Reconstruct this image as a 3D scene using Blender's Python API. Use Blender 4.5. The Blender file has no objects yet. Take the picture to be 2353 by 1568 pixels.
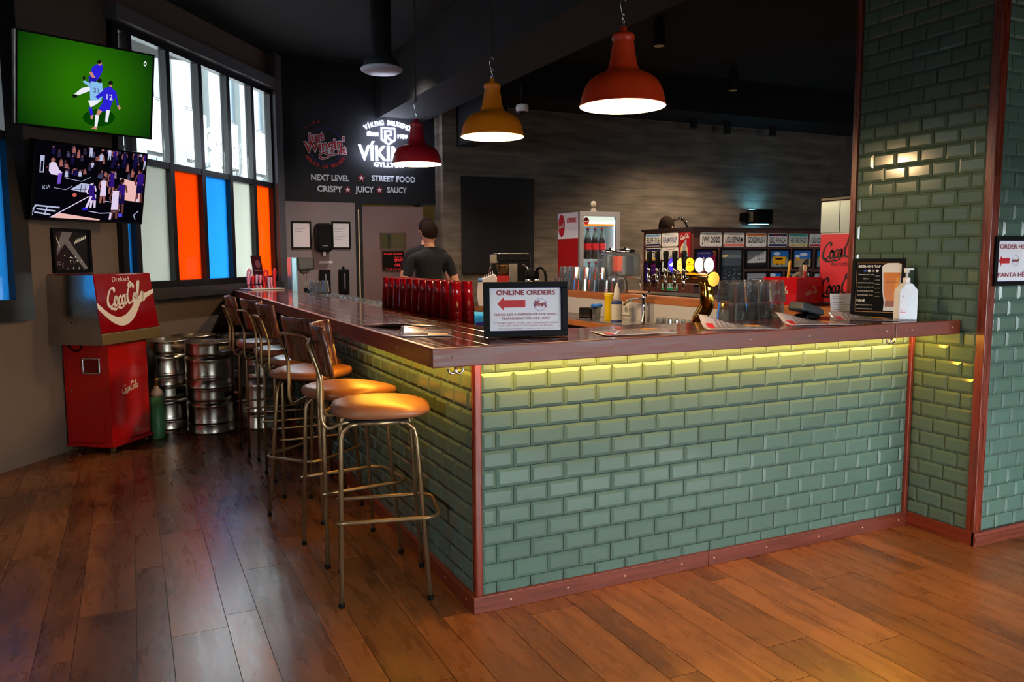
import bpy, bmesh, math, random
from mathutils import Vector, Matrix
random.seed(7)
S = bpy.context.scene
COL = S.collection
PI = math.pi
# ---------------------------------------------------------------- camera
cam = bpy.data.cameras.new('camera'); cam.sensor_width = 36.0; cam.lens = 36 * 1840.78 / 2353
cam.clip_start = .05; cam.clip_end = 200
co = bpy.data.objects.new('camera', cam); COL.objects.link(co); S.camera = co
def _camrot(yaw, pitch, roll):
    cy, sy, cp, sp = math.cos(yaw), math.sin(yaw), math.cos(pitch), math.sin(pitch)
    f = Vector((sy * cp, cy * cp, -sp)); r = Vector((cy, -sy, 0)); d = f.cross(r)
    r2 = r * math.cos(roll) + d * math.sin(roll); d2 = d * math.cos(roll) - r * math.sin(roll)
    return Matrix((r2, -d2, -f)).transposed()
co.matrix_world = Matrix.Translation((-1.1712, -2.8047, 1.392)) @ _camrot(.4426, .1035, .0037).to_4x4()
# ---------------------------------------------------------------- world, exposure
S.view_settings.view_transform = 'Standard'; S.view_settings.look = 'None'
S.view_settings.gamma = 1; S.view_settings.use_curve_mapping = False
S.view_settings.exposure = 0.55
W = bpy.data.worlds.new('overcast_sky'); S.world = W; W.use_nodes = True
bg = W.node_tree.nodes['Background']; bg.inputs[0].default_value = (.86, .95, 1, 1); bg.inputs[1].default_value = 20
S.cycles.max_bounces = 10; S.cycles.transmission_bounces = 10; S.cycles.transparent_max_bounces = 16
S.cycles.diffuse_bounces = 4; S.cycles.glossy_bounces = 4; S.cycles.sample_clamp_indirect = 4.0
S.cycles.caustics_reflective = False; S.cycles.caustics_refractive = False
S.cycles.use_denoising = True
# warm ceiling spotlights over the front floor; last three added to brighten back walls (their cans are built further down)
SPOTS = [(-.3, -.9, 16, 0), (.8, -1.3, 42, 0), (2.0, -1.4, 40, 0), (3.4, 3.6, 220, 1), (5.4, 4.9, 240, 1), (1.1, 5.0, 100, 2)]
for x, y, e, k in SPOTS:
    l = bpy.data.lights.new('spot_light', 'SPOT'); l.energy = e; l.color = ((1, .66, .34), (1, .76, .52), (1, .86, .76))[k]; l.spot_size = 2.3 if k else 1.15; l.spot_blend = .8; l.shadow_soft_size = .05
    lo = bpy.data.objects.new('spot_light', l); COL.objects.link(lo); lo.location = (x, y, 3.34)
# ---------------------------------------------------------------- helpers
def lin(c):
    return tuple(((v / 255) / 12.92 if v / 255 <= .04045 else ((v / 255 + .055) / 1.055) ** 2.4) for v in c[:3]) + (1,)
MATS = {}
def M(name, rgb=(128, 128, 128), rough=.5, metal=0, spec=.5, coat=0, em=None, es=0, trans=0, ior=1.45, var=0, vs=8, bump=0, bs=60, rnd=0, alpha=1, sheen=0):
    """plain procedural material; var: noise value variation, bump: fine relief, rnd: tint per object"""
    if name in MATS: return MATS[name]
    m = bpy.data.materials.new(name); m.use_nodes = True; MATS[name] = m
    nt = m.node_tree; N = nt.nodes; L = nt.links; p = N['Principled BSDF']
    c = lin(rgb); p.inputs['Base Color'].default_value = c
    p.inputs['Roughness'].default_value = rough; p.inputs['Metallic'].default_value = metal
    p.inputs['Specular IOR Level'].default_value = spec; p.inputs['Coat Weight'].default_value = coat
    p.inputs['Coat Roughness'].default_value = .08; p.inputs['IOR'].default_value = ior
    p.inputs['Transmission Weight'].default_value = trans; p.inputs['Alpha'].default_value = alpha
    if em: p.inputs['Emission Color'].default_value = lin(em); p.inputs['Emission Strength'].default_value = es
    if var or rnd:
        mul = N.new('ShaderNodeMix'); mul.data_type = 'RGBA'; mul.blend_type = 'MULTIPLY'; mul.inputs[0].default_value = 1
        mul.inputs[6].default_value = c
        val = N.new('ShaderNodeMath'); val.operation = 'ADD'; val.inputs[0].default_value = 1; val.inputs[1].default_value = 0
        if var:
            tc = N.new('ShaderNodeTexCoord'); ns = N.new('ShaderNodeTexNoise'); ns.inputs['Scale'].default_value = vs; ns.inputs['Detail'].default_value = 6
            L.new(tc.outputs['Object'], ns.inputs['Vector'])
            mr = N.new('ShaderNodeMapRange'); mr.inputs[1].default_value = .3; mr.inputs[2].default_value = .7; mr.inputs[3].default_value = 1 - var; mr.inputs[4].default_value = 1 + var
            L.new(ns.outputs[0], mr.inputs[0]); L.new(mr.outputs[0], val.inputs[0])
        if rnd:
            oi = N.new('ShaderNodeObjectInfo'); m2 = N.new('ShaderNodeMapRange'); m2.inputs[3].default_value = -rnd; m2.inputs[4].default_value = rnd
            L.new(oi.outputs['Random'], m2.inputs[0]); L.new(m2.outputs[0], val.inputs[1])
        L.new(val.outputs[0], mul.inputs[7]); L.new(mul.outputs[2], p.inputs['Base Color'])
    if bump:
        tc = N.new('ShaderNodeTexCoord'); nb = N.new('ShaderNodeTexNoise'); nb.inputs['Scale'].default_value = bs; nb.inputs['Detail'].default_value = 5
        b = N.new('ShaderNodeBump'); b.inputs['Strength'].default_value = bump; b.inputs['Distance'].default_value = .01
        L.new(tc.outputs['Object'], nb.inputs['Vector']); L.new(nb.outputs[0], b.inputs['Height']); L.new(b.outputs[0], p.inputs['Normal'])
    return m
def wood(name, c1, c2, stretch=(1, 12, 12), scale=3, rough=.35, coat=0, rnd=0, bump=.05, c3=None, lo=.3, hi=.72, rvar=.12):
    """wood: stretched noise between two colours (c3: dark blotches), tinted per object by rnd"""
    if name in MATS: return MATS[name]
    m = bpy.data.materials.new(name); m.use_nodes = True; MATS[name] = m
    nt = m.node_tree; N = nt.nodes; L = nt.links; p = N['Principled BSDF']
    p.inputs['Roughness'].default_value = rough; p.inputs['Coat Weight'].default_value = coat; p.inputs['Coat Roughness'].default_value = .1
    tc = N.new('ShaderNodeTexCoord'); mp = N.new('ShaderNodeMapping'); mp.inputs['Scale'].default_value = stretch
    oi = N.new('ShaderNodeObjectInfo')
    cmb = N.new('ShaderNodeCombineXYZ'); sc = N.new('ShaderNodeMath'); sc.operation = 'MULTIPLY'; sc.inputs[1].default_value = 40
    L.new(oi.outputs['Random'], sc.inputs[0]); 
    for i in range(3): L.new(sc.outputs[0], cmb.inputs[i])
    L.new(cmb.outputs[0], mp.inputs['Location']); L.new(tc.outputs['Object'], mp.inputs[0])
    ns = N.new('ShaderNodeTexNoise'); ns.inputs['Scale'].default_value = scale; ns.inputs['Detail'].default_value = 9; ns.inputs['Roughness'].default_value = .62; ns.inputs['Distortion'].default_value = .4
    L.new(mp.outputs[0], ns.inputs['Vector'])
    cr = N.new('ShaderNodeValToRGB'); e = cr.color_ramp.elements
    e[0].position = lo; e[0].color = lin(c1); e[1].position = hi; e[1].color = lin(c2)
    L.new(ns.outputs[0], cr.inputs[0]); out = cr.outputs[0]
    if c3:
        n2 = N.new('ShaderNodeTexNoise'); n2.inputs['Scale'].default_value = scale * .45; n2.inputs['Detail'].default_value = 6; n2.inputs['Roughness'].default_value = .65
        mp2 = N.new('ShaderNodeMapping'); mp2.inputs['Scale'].default_value = [1 + (s - 1) * .3 for s in stretch]
        L.new(cmb.outputs[0], mp2.inputs['Location']); L.new(tc.outputs['Object'], mp2.inputs[0]); L.new(mp2.outputs[0], n2.inputs['Vector'])
        r2 = N.new('ShaderNodeMapRange'); r2.inputs[1].default_value = .46; r2.inputs[2].default_value = .72
        L.new(n2.outputs[0], r2.inputs[0])
        mx = N.new('ShaderNodeMix'); mx.data_type = 'RGBA'; L.new(r2.outputs[0], mx.inputs[0]); L.new(out, mx.inputs[6]); mx.inputs[7].default_value = lin(c3); out = mx.outputs[2]
    if rnd:
        m2 = N.new('ShaderNodeMapRange'); m2.inputs[3].default_value = 1 - rnd; m2.inputs[4].default_value = 1 + rnd
        L.new(oi.outputs['Random'], m2.inputs[0])
        hs = N.new('ShaderNodeHueSaturation'); L.new(m2.outputs[0], hs.inputs['Value']); L.new(out, hs.inputs['Color']); out = hs.outputs[0]
    L.new(out, p.inputs['Base Color'])
    rr = N.new('ShaderNodeMapRange'); rr.inputs[1].default_value = .3; rr.inputs[2].default_value = .7; rr.inputs[3].default_value = max(.03, rough - rvar); rr.inputs[4].default_value = rough + rvar
    L.new(ns.outputs[0], rr.inputs[0]); L.new(rr.outputs[0], p.inputs['Roughness'])
    if bump:
        b = N.new('ShaderNodeBump'); b.inputs['Strength'].default_value = bump; b.inputs['Distance'].default_value = .01
        L.new(ns.outputs[0], b.inputs['Height']); L.new(b.outputs[0], p.inputs['Normal'])
    return m
def film(name, rgb, direct=.45, diff=.55):
    """tinted translucent window pane: part clear, part frosted"""
    if name in MATS: return MATS[name]
    m = bpy.data.materials.new(name); m.use_nodes = True; MATS[name] = m
    nt = m.node_tree; N = nt.nodes; L = nt.links; N.remove(N['Principled BSDF'])
    c = tuple(v ** .5 for v in lin(rgb))     # a pane has two faces
    t = N.new('ShaderNodeBsdfTransparent'); t.inputs[0].default_value = c
    d = N.new('ShaderNodeBsdfTranslucent'); d.inputs[0].default_value = c
    g = N.new('ShaderNodeBsdfGlossy'); g.inputs['Roughness'].default_value = .03
    a = N.new('ShaderNodeMixShader'); a.inputs[0].default_value = diff; L.new(t.outputs[0], a.inputs[1]); L.new(d.outputs[0], a.inputs[2])
    b = N.new('ShaderNodeMixShader'); b.inputs[0].default_value = .04; L.new(a.outputs[0], b.inputs[1]); L.new(g.outputs[0], b.inputs[2])
    L.new(b.outputs[0], N['Material Output'].inputs[0])
    return m
def thin_glass(name, tint=(240, 245, 248), refl=.2):
    """thin-walled clear glass: see-through with bright edges and reflections"""
    m = bpy.data.materials.new(name); m.use_nodes = True; MATS[name] = m
    nt = m.node_tree; N = nt.nodes; L = nt.links; N.remove(N['Principled BSDF'])
    t = N.new('ShaderNodeBsdfTransparent'); t.inputs[0].default_value = lin(tint); g = N.new('ShaderNodeBsdfGlossy'); g.inputs['Roughness'].default_value = .06
    d = N.new('ShaderNodeBsdfTranslucent'); d.inputs[0].default_value = (.9, .95, 1, 1)
    lw = N.new('ShaderNodeLayerWeight'); lw.inputs[0].default_value = .45; mr = N.new('ShaderNodeMapRange'); mr.inputs[3].default_value = refl; mr.inputs[4].default_value = .9; L.new(lw.outputs['Facing'], mr.inputs[0])
    a = N.new('ShaderNodeMixShader'); L.new(mr.outputs[0], a.inputs[0]); L.new(t.outputs[0], a.inputs[1]); L.new(g.outputs[0], a.inputs[2])
    b = N.new('ShaderNodeMixShader'); b.inputs[0].default_value = .1; L.new(a.outputs[0], b.inputs[1]); L.new(d.outputs[0], b.inputs[2])
    L.new(b.outputs[0], N['Material Output'].inputs[0]); return m
def emit(name, rgb, s):
    if name in MATS: return MATS[name]
    m = bpy.data.materials.new(name); m.use_nodes = True; MATS[name] = m
    N = m.node_tree.nodes; N.remove(N['Principled BSDF']); e = N.new('ShaderNodeEmission')
    e.inputs[0].default_value = lin(rgb); e.inputs[1].default_value = s
    m.node_tree.links.new(e.outputs[0], N['Material Output'].inputs[0]); return m

class MB:
    def __init__(s): s.v = []; s.f = []; s.mi = []; s.cur = 0; s.sm = []
    def add(s, vs, fs, smooth=False):
        o = len(s.v); s.v += [tuple(v) for v in vs]
        for f in fs: s.f.append([i + o for i in f]); s.mi.append(s.cur); s.sm.append(smooth)
        return s
    def m(s, i): s.cur = i; return s
    def box(s, a, b, M4=None):
        x0, y0, z0 = a; x1, y1, z1 = b
        vs = [Vector(p) for p in ((x0, y0, z0), (x1, y0, z0), (x1, y1, z0), (x0, y1, z0), (x0, y0, z1), (x1, y0, z1), (x1, y1, z1), (x0, y1, z1))]
        if M4: vs = [M4 @ v for v in vs]
        return s.add(vs, [(3, 2, 1, 0), (4, 5, 6, 7), (0, 1, 5, 4), (1, 2, 6, 5), (2, 3, 7, 6), (3, 0, 4, 7)])
    def hexa(s, bot, top):
        return s.add(list(bot) + list(top), [(3, 2, 1, 0), (4, 5, 6, 7), (0, 1, 5, 4), (1, 2, 6, 5), (2, 3, 7, 6), (3, 0, 4, 7)])
    def prism(s, poly, z0, z1, axis='z'):
        n = len(poly); P = lambda p, z: (p[0], p[1], z) if axis == 'z' else ((z, p[0], p[1]) if axis == 'x' else (p[0], z, p[1]))
        vs = [P(p, z0) for p in poly] + [P(p, z1) for p in poly]
        return s.add(vs, [tuple(range(n - 1, -1, -1)), tuple(range(n, 2 * n))] + [(i, (i + 1) % n, n + (i + 1) % n, n + i) for i in range(n)])
    def lathe(s, prof, n=24, c=(0, 0, 0), caps=True, M4=None, skip=None, a0=0, a1=2 * PI):
        full = abs(a1 - a0 - 2 * PI) < 1e-6; k = n if full else n + 1
        vs = []; fs = []
        for r, z in prof:
            for i in range(k):
                a = a0 + (a1 - a0) * i / n; vs.append(Vector((c[0] + r * math.cos(a), c[1] + r * math.sin(a), c[2] + z)))
        for j in range(len(prof) - 1):
            for i in range(n):
                if skip and skip(j, i): continue
                i2 = (i + 1) % k; fs.append((j * k + i, j * k + i2, (j + 1) * k + i2, (j + 1) * k + i))
        if M4: vs = [M4 @ v for v in vs]
        s.add(vs, fs, True)
        if caps:
            o = len(s.v) - len(vs)
            for j, rev in ((0, True), (len(prof) - 1, False)):
                if prof[j][0] > 1e-4:
                    ring = [o + j * k + i for i in range(k)]; s.f.append(ring[::-1] if rev else ring); s.mi.append(s.cur); s.sm.append(False)
        return s
    def tube(s, pts, r, n=8, closed=False, caps=True):
        P = [Vector(p) for p in pts]; k = len(P); vs = []; fs = []; nrm = None
        rs = r if isinstance(r, (list, tuple)) else [r] * k
        for i in range(k):
            if closed: t = (P[(i + 1) % k] - P[i - 1])
            else: t = P[min(i + 1, k - 1)] - P[max(i - 1, 0)]
            t.normalize()
            if nrm is None: nrm = t.orthogonal().normalized()
            else:
                nrm = nrm - t * nrm.dot(t)
                nrm = nrm.normalized() if nrm.length > 1e-6 else t.orthogonal().normalized()
            b = t.cross(nrm)
            for j in range(n):
                a = 2 * PI * j / n; vs.append(P[i] + (nrm * math.cos(a) + b * math.sin(a)) * rs[i])
        for i in range(k if closed else k - 1):
            i2 = (i + 1) % k
            for j in range(n): fs.append((i * n + j, i * n + (j + 1) % n, i2 * n + (j + 1) % n, i2 * n + j))
        s.add(vs, fs, True)
        if caps and not closed:
            o = len(s.v) - len(vs)
            s.f.append([o + j for j in range(n)][::-1]); s.mi.append(s.cur); s.sm.append(False)
            s.f.append([o + (k - 1) * n + j for j in range(n)]); s.mi.append(s.cur); s.sm.append(False)
        return s
    def ball(s, c, r, n=12, m=8):
        rx, ry, rz = r if isinstance(r, (list, tuple)) else (r, r, r)
        vs = [(c[0], c[1], c[2] - rz)]; fs = []
        for j in range(1, m):
            t = PI * j / m
            for i in range(n):
                a = 2 * PI * i / n; vs.append((c[0] + rx * math.sin(t) * math.cos(a), c[1] + ry * math.sin(t) * math.sin(a), c[2] - rz * math.cos(t)))
        vs.append((c[0], c[1], c[2] + rz)); e = len(vs) - 1
        for i in range(n):
            fs.append((0, 1 + (i + 1) % n, 1 + i)); fs.append((e, e - n + i, e - n + (i + 1) % n))
        for j in range(m - 2):
            for i in range(n): fs.append((1 + j * n + i, 1 + j * n + (i + 1) % n, 1 + (j + 1) * n + (i + 1) % n, 1 + (j + 1) * n + i))
        return s.add(vs, fs, True)
    def mesh(s, name, *mats):
        me = bpy.data.meshes.new(name); me.from_pydata(s.v, [], s.f)
        for m in mats: me.materials.append(m)
        me.polygons.foreach_set('material_index', s.mi); me.polygons.foreach_set('use_smooth', s.sm); me.update(); return me
    def build(s, name, mat, parent=None, bev=0, seg=2, sub=0):
        mats = mat if isinstance(mat, (list, tuple)) else [mat]
        o = bpy.data.objects.new(name, s.mesh(name, *mats)); COL.objects.link(o); o.parent = parent
        if bev:
            b = o.modifiers.new('edge', 'BEVEL'); b.width = bev; b.segments = seg; b.limit_method = 'ANGLE'; b.angle_limit = .6
            b.harden_normals = False
        if sub:
            u = o.modifiers.new('round', 'SUBSURF'); u.levels = sub; u.render_levels = sub
        return o
def add(name, me, parent=None, loc=(0, 0, 0), rot=(0, 0, 0)):
    o = bpy.data.objects.new(name, me); COL.objects.link(o); o.parent = parent; o.location = loc; o.rotation_euler = rot; return o
def tag(o, label, cat, group=None):
    o['label'] = label; o['category'] = cat
    if group: o['group'] = group
    return o
def struct(o, label=None):
    o['kind'] = 'structure'
    if label: o['label'] = label
    return o
def thing(name, label, cat, loc=(0, 0, 0), rz=0, group=None):
    o = bpy.data.objects.new(name, None); COL.objects.link(o); o.location = loc; o.rotation_euler = (0, 0, rz); o.empty_display_size = .1
    return tag(o, label, cat, group)
def plane_root(name, label, cat, loc, right, up=(0, 0, 1), group=None):
    """thing whose local x,y lie in a plane (right, up) and local z is its outward normal"""
    o = thing(name, label, cat, loc, 0, group)
    r = Vector(right).normalized(); u = Vector(up).normalized(); n = r.cross(u).normalized(); u = n.cross(r)
    o.matrix_world = Matrix.Translation(loc) @ Matrix((r, u, n)).transposed().to_4x4(); return o
def kids(o): return [c for c in COL.objects if c.parent == o]
CH = {}
def copy_tree(o, parent=None, chmap=None):
    if chmap is None:
        chmap = {}
        for c in COL.objects:
            if c.parent: chmap.setdefault(c.parent.name, []).append(c)
    c = o.copy(); COL.objects.link(c); c.parent = parent
    for ch in chmap.get(o.name, []): copy_tree(ch, c, chmap)
    return c
def place(proto, loc, rz, label=None, group=None, first=False):
    o = proto if first else copy_tree(proto)
    o.location = loc; o.rotation_euler = (0, 0, rz)
    if label: o['label'] = label
    if group: o['group'] = group
    return o
# flat print on signs ------------------------------------------------------
def poly(pts, mat, parent, z=.001, name='print'):
    mb = MB(); mb.add([(x, y, z) for x, y in pts], [tuple(range(len(pts)))]); return mb.build(name, mat, parent)
def rect(x0, y0, x1, y1, mat, parent, z=.001, name='print'):
    return poly([(x0, y0), (x1, y0), (x1, y1), (x0, y1)], mat, parent, z, name)
def ell(cx, cy, rx, ry, mat, parent, z=.001, name='print', n=28):
    return poly([(cx + rx * math.cos(2 * PI * i / n), cy + ry * math.sin(2 * PI * i / n)) for i in range(n)], mat, parent, z, name)
def star(cx, cy, r, mat, parent, z=.001, name='star'):
    return poly([(cx + (r if i % 2 == 0 else r * .42) * math.sin(i * PI / 5), cy + (r if i % 2 == 0 else r * .42) * math.cos(i * PI / 5)) for i in range(10)], mat, parent, z, name)
FIT = []
def txt(body, cx, cy, h, mat, parent, w=None, z=.0015, rot=0, shear=0, off=0, ext=0, name='lettering'):
    """text centred at cx,cy with cap height h, squeezed to width w"""
    c = bpy.data.curves.new(name, 'FONT'); c.body = body; c.size = h / .69; c.align_x = 'CENTER'; c.align_y = 'CENTER'; c.shear = shear
    c.offset = off; c.extrude = ext; c.resolution_u = 3; c.materials.append(mat); c.fill_mode = 'BOTH' if ext else 'FRONT'
    o = bpy.data.objects.new(name, c); COL.objects.link(o); o.parent = parent; o.location = (cx, cy, z); o.rotation_euler = (0, 0, rot)
    if w: FIT.append((o, w))
    return o
def arc_txt(body, cx, cy, r, a0, a1, h, mat, parent, z=.0015, flip=False, sx=1, off=0, ext=0):
    n = len(body)
    for i, ch in enumerate(body):
        if ch == ' ': continue
        a = a0 + (a1 - a0) * (i / (n - 1) if n > 1 else .5)
        o = txt(ch, cx + r * math.cos(a), cy + r * math.sin(a), h, mat, parent, z=z, rot=(a + PI / 2 if flip else a - PI / 2), off=off, ext=ext); o.scale.x = sx
def smooth(pts, k=5, closed=False):
    P = [Vector(p) for p in pts]; out = []; n = len(P)
    for i in range(n if closed else n - 1):
        g = (lambda j: P[j % n]) if closed else (lambda j: P[min(max(j, 0), n - 1)])
        a, b, c, d = g(i - 1), g(i), g(i + 1), g(i + 2)
        for q in range(k):
            t = q / k; out.append(.5 * ((2 * b) + (c - a) * t + (2 * a - 5 * b + 4 * c - d) * t * t + (3 * b - a - 3 * c + d) * t ** 3))
    if not closed: out.append(P[-1])
    return out
def ribbons(strokes, wmin, wmax, a0, S2, ox, oy, rot=0, z=0, shear=0, extra=0):
    """calligraphic strokes as one flat mesh builder"""
    mb = MB(); cr, sr = math.cos(rot), math.sin(rot)
    for st in strokes:
        P = smooth([(p[0], p[1], 0) for p in st], 6); n = len(P); vs = []
        for i, p in enumerate(P):
            t = (P[min(i + 1, n - 1)] - P[max(i - 1, 0)]).normalized(); nn = Vector((-t.y, t.x, 0))
            wd = wmin + (wmax - wmin) * abs(math.sin(math.atan2(t.y, t.x) - a0)) ** 1.5
            e = min(1, (i + 1.2) / 4, (n - i + .2) / 4); wd = wd * (.35 + .65 * e) + extra
            for sgn in (1, -1):
                q = p + nn * wd * .5 * sgn; x, y = (q.x + q.y * shear) * S2, q.y * S2
                vs.append((ox + x * cr - y * sr, oy + x * sr + y * cr, z))
        mb.add(vs, [(2 * i, 2 * i + 1, 2 * i + 3, 2 * i + 2) for i in range(n - 1)])
    return mb
_C = [(.66, .74), (.7, .9), (.56, 1.0), (.33, .88), (.12, .55), (.06, .22), (.17, .02), (.36, .02), (.56, .17)]
_o = [(.12, .48), (0, .3), (.02, .06), (.14, 0), (.27, .14), (.27, .36), (.16, .49), (.12, .48), (.2, .4), (.36, .42)]
_c = [(.25, .4), (.17, .49), (.03, .32), (.02, .1), (.12, 0), (.27, .12)]
_a = [(.27, .42), (.15, .49), (.02, .3), (.03, .06), (.13, .01), (.26, .22), (.3, .46)]
_a2 = [(.31, .5), (.26, .14), (.32, .01), (.44, .12)]
def _sh(st, dx, k=1): return [(x * k + dx, y * k) for x, y in st]
SCRIPT = [_C, _sh(_o, .62), _sh(_c, .98), _sh(_a, 1.28), _sh(_a2, 1.28), [(1.68, .5), (1.8, .55)],
          [(x * 1.0 + 1.72, y * 1.05) for x, y in _C], [(1.98, .9), (2.05, 1.12), (2.2, 1.16), (2.24, 1.0), (2.12, .86)], _sh(_o, 2.32),
          [(2.66, .12), (2.82, .6), (2.96, 1.08), (2.86, 1.12), (2.74, .7), (2.72, .16), (2.8, .01), (2.92, .12)], _sh(_a, 2.96), _sh(_a2, 2.96),
          [(.36, .02), (.3, -.1), (.44, -.14), (.7, -.2), (.9, -.1), (1.15, -.18), (1.5, -.06)]]
def script_logo(cx, cy, width, mat, parent, rot=.06, z=.002, name='lettering', bold=1):
    s = width / 3.45
    return ribbons(SCRIPT, .07 * bold, .17 * bold, .5, s, cx - width / 2 * math.cos(rot) - .02 * s, cy - .45 * s - width / 2 * math.sin(rot), rot, z, .12).build(name, mat, parent)
# ---------------------------------------------------------------- materials of the place
TILE = M('sage_glazed_tile', (82, 105, 94), .14, spec=.6, rnd=.06, var=.05, vs=3)
GROUT = M('dark_grout', (46, 56, 48), .8)
MAHOG = wood('mahogany_trim', (84, 26, 12), (126, 44, 20), (14, 14, .9), 4, .3, .4, rnd=.1)
MAHOGX = wood('mahogany_along_x', (84, 30, 15), (122, 48, 24), (.9, 14, 14), 4, .42, .08, rnd=.1)
MAHOGY = wood('mahogany_along_y', (86, 26, 12), (134, 50, 22), (14, .9, 14), 4, .42, .08, rnd=.1)
TOPX = wood('bar_top_board_x', (52, 22, 13), (104, 54, 34), (.7, 16, 16), 3.5, .16, .8, rnd=.16, bump=.03)
TOPY = wood('bar_top_board_y', (52, 22, 13), (104, 54, 34), (16, .7, 16), 3.5, .16, .8, rnd=.16, bump=.03)
PLANK = wood('vinyl_plank', (114, 69, 36), (156, 100, 54), (7, 1.1, 1), 2.4, .28, 0, rnd=.2, bump=.03, c3=(90, 54, 32), rvar=.03)
FLOORB = wood('floor_seam', (60, 36, 22), (84, 54, 34), (1, 1, 1), 2, .6)
CHROME = M('chrome', (225, 225, 228), .12, 1)
STEEL = M('brushed_steel', (186, 184, 178), .2, 1, var=.08, vs=20, bump=.04, bs=40)
KEGM = M('keg_steel', (204, 196, 182), .26, 1, var=.12, vs=9, bump=.05, bs=25)
BRASS = M('polished_brass', (212, 160, 60), .1, 1)
BRONZE = M('bronze_tube', (150, 126, 92), .3, .75, spec=.5)
BLACK = M('black_plastic', (7, 7, 9), .5, spec=.12)
BLACKM = M('matt_black', (9, 9, 11), .8)
FRAMEB = M('black_window_frame', (13, 13, 17), .4)
WPAINT = M('taupe_wall_paint', (104, 88, 78), .85, var=.05, vs=2, bump=.02, bs=120)
CEIL = M('black_ceiling', (10, 10, 14), .9)
NAVY = M('black_menu_wall', (14, 15, 22), .7)
GREYW = M('grey_wall', (132, 122, 124), .8, var=.04, vs=3)
WHITE = M('white_plastic', (225, 225, 225), .4)
PAPER = M('white_paper', (228, 226, 232), .7)
REDP = M('red_print', (190, 12, 30), .5)
MAROON = M('maroon_print', (140, 10, 40), .5)
BLUEP = M('blue_print', (30, 40, 140), .5)
INK = M('dark_print', (22, 24, 44), .5)
WHITEP = M('white_print', (236, 232, 224), .5)
GLASS = thin_glass('clear_glass')
LEDY = emit('warm_led', (255, 186, 58), 70); LEDS = emit('warm_led_side', (255, 186, 58), 50)
# ---------------------------------------------------------------- floor
fl = MB().box((-9, -9, -.3), (9, 7.2, -.0022)).build('floor', FLOORB); struct(fl, 'brown wood plank floor')
wid = [.205, .115, .2, .12]; xs = []; x = -3.34; i = 0
while x < 4.1: xs.append((x, wid[i % 4])); x += wid[i % 4]; i += 1
pm = {}
for w in (.205, .115, .2, .12):
    mb = MB(); b = .0013; L_ = 1.22
    mb.box((b, b, -.0035), (w - b, L_ - b, 0)); pm[w] = mb.mesh('plank', PLANK)
cnt = 0
for k, (x, w) in enumerate(xs):
    y = -2.4 + random.uniform(-1.1, 0)
    while y < 4.6:
        xc = x + w / 2; yc = y + .61
        nd = (xc + 1.85) * .816 - (yc - 3.47) * .578          # distance to the window wall
        dep = .428 * (xc + 1.17) + .904 * (yc + 2.8); lat = .904 * (xc + 1.17) - .428 * (yc + 2.8)
        inbar = xc > .25 and yc > .9
        if nd > -.5 and dep > 1.2 and abs(lat) < .66 * dep + 1 and not inbar and not (xc > 2.9 and yc > -.2):
            add('plank', pm[w], fl, (x, y, 0)); cnt += 1
        y += L_
# ---------------------------------------------------------------- room shell
wd = Vector((.578, .816, 0)).normalized(); MW = Matrix.Translation((-1.85, 3.47, 0)) @ Matrix((wd, Vector((-wd.y, wd.x, 0)), Vector((0, 0, 1)))).transposed().to_4x4()
def inwall(o): o.matrix_world = MW; return o
CH_ = 3.62
mb = MB()
mb.box((.06, 0, 0), (1.04, .12, CH_)).box((1.04, .02, 0), (3.72, .12, 1.1)).box((1.04, -.0, 3.34), (3.9, .05, CH_)).box((3.70, -.02, 0), (3.9, .05, CH_))
mb.box((-9.2, .0, 0), (.06, .3, .99)).box((-9.2, 0, 3.34), (.06, .3, CH_)).box((-9.2, 0, .99), (-4.65, .3, 3.34))
wl = inwall(mb.build('wall_left', WPAINT)); struct(wl)
def window(n, s0, s1, muls, cols, zb, zm, zt, lab):
    r = bpy.data.objects.new('window_%d' % n, None); COL.objects.link(r); r.matrix_world = MW; struct(r, lab)
    D = .05
    MB().box((s0, -D, zt), (s1, .02, zt + .06)).build('head_frame', FRAMEB, r)
    MB().box((s0, -D, zb - .06), (s1, .02, zb)).build('bottom_frame', FRAMEB, r)
    MB().box((s0, -D + .004, zm - .055), (s1, .016, zm)).build('transom', FRAMEB, r)
    for a, b in muls: MB().box((a, -D, zb), (b, .02, zt)).build('mullion', FRAMEB, r)
    for k in range(len(muls) - 1):
        a, b = muls[k][1], muls[k + 1][0]
        MB().box((a, -.002, zm), (b, .004, zt)).build('pane', film('clear_pane', (244, 250, 250), diff=.03), r)
        MB().box((a, -.002, zb), (b, .004, zm - .055)).build('tinted_pane', cols[k], r)
    return r
OR = film('orange_film', (236, 58, 1), diff=.7); BL = film('blue_film', (30, 132, 216), diff=.7); CRM = film('frosted_film', (160, 162, 148), diff=.7); CLR = film('clear_pane', (244, 250, 250), diff=.03)
w1 = window(1, 1.03, 3.70, [(1.03, 1.10), (1.205, 1.265), (1.719, 1.779), (2.217, 2.277), (2.715, 2.775), (3.2, 3.26), (3.625, 3.70)], [BL, CRM, OR, BL, CRM, OR], 1.205, 2.222, 3.172, 'tall window of orange, blue and frosted lower panes')
MB().box((1.03, -.11, 1.055), (3.70, 0, 1.145)).build('window_sill', M('dark_sill', (52, 50, 52), .3), w1)
MB().box((1.0, -.12, 3.232), (3.75, .02, 3.34)).build('head_lining', M('grey_lining', (96, 96, 100), .6), w1)
ms = [(.06 - .15 - .5 * k - .06 * (k > 0), .06 - .15 - .5 * k + (.15 if k == 0 else 0)) for k in range(10)][::-1]
w2 = window(2, ms[0][0], .06, ms, [BL, CRM, OR, CRM, BL, CRM, OR, CRM, BL], 1.13, 2.222, 3.172, 'blue tinted window beside the screens')
MB().box((-4.65, -.06, .99), (.06, 0, 1.07)).build('window_sill', FRAMEB, w2)
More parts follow.
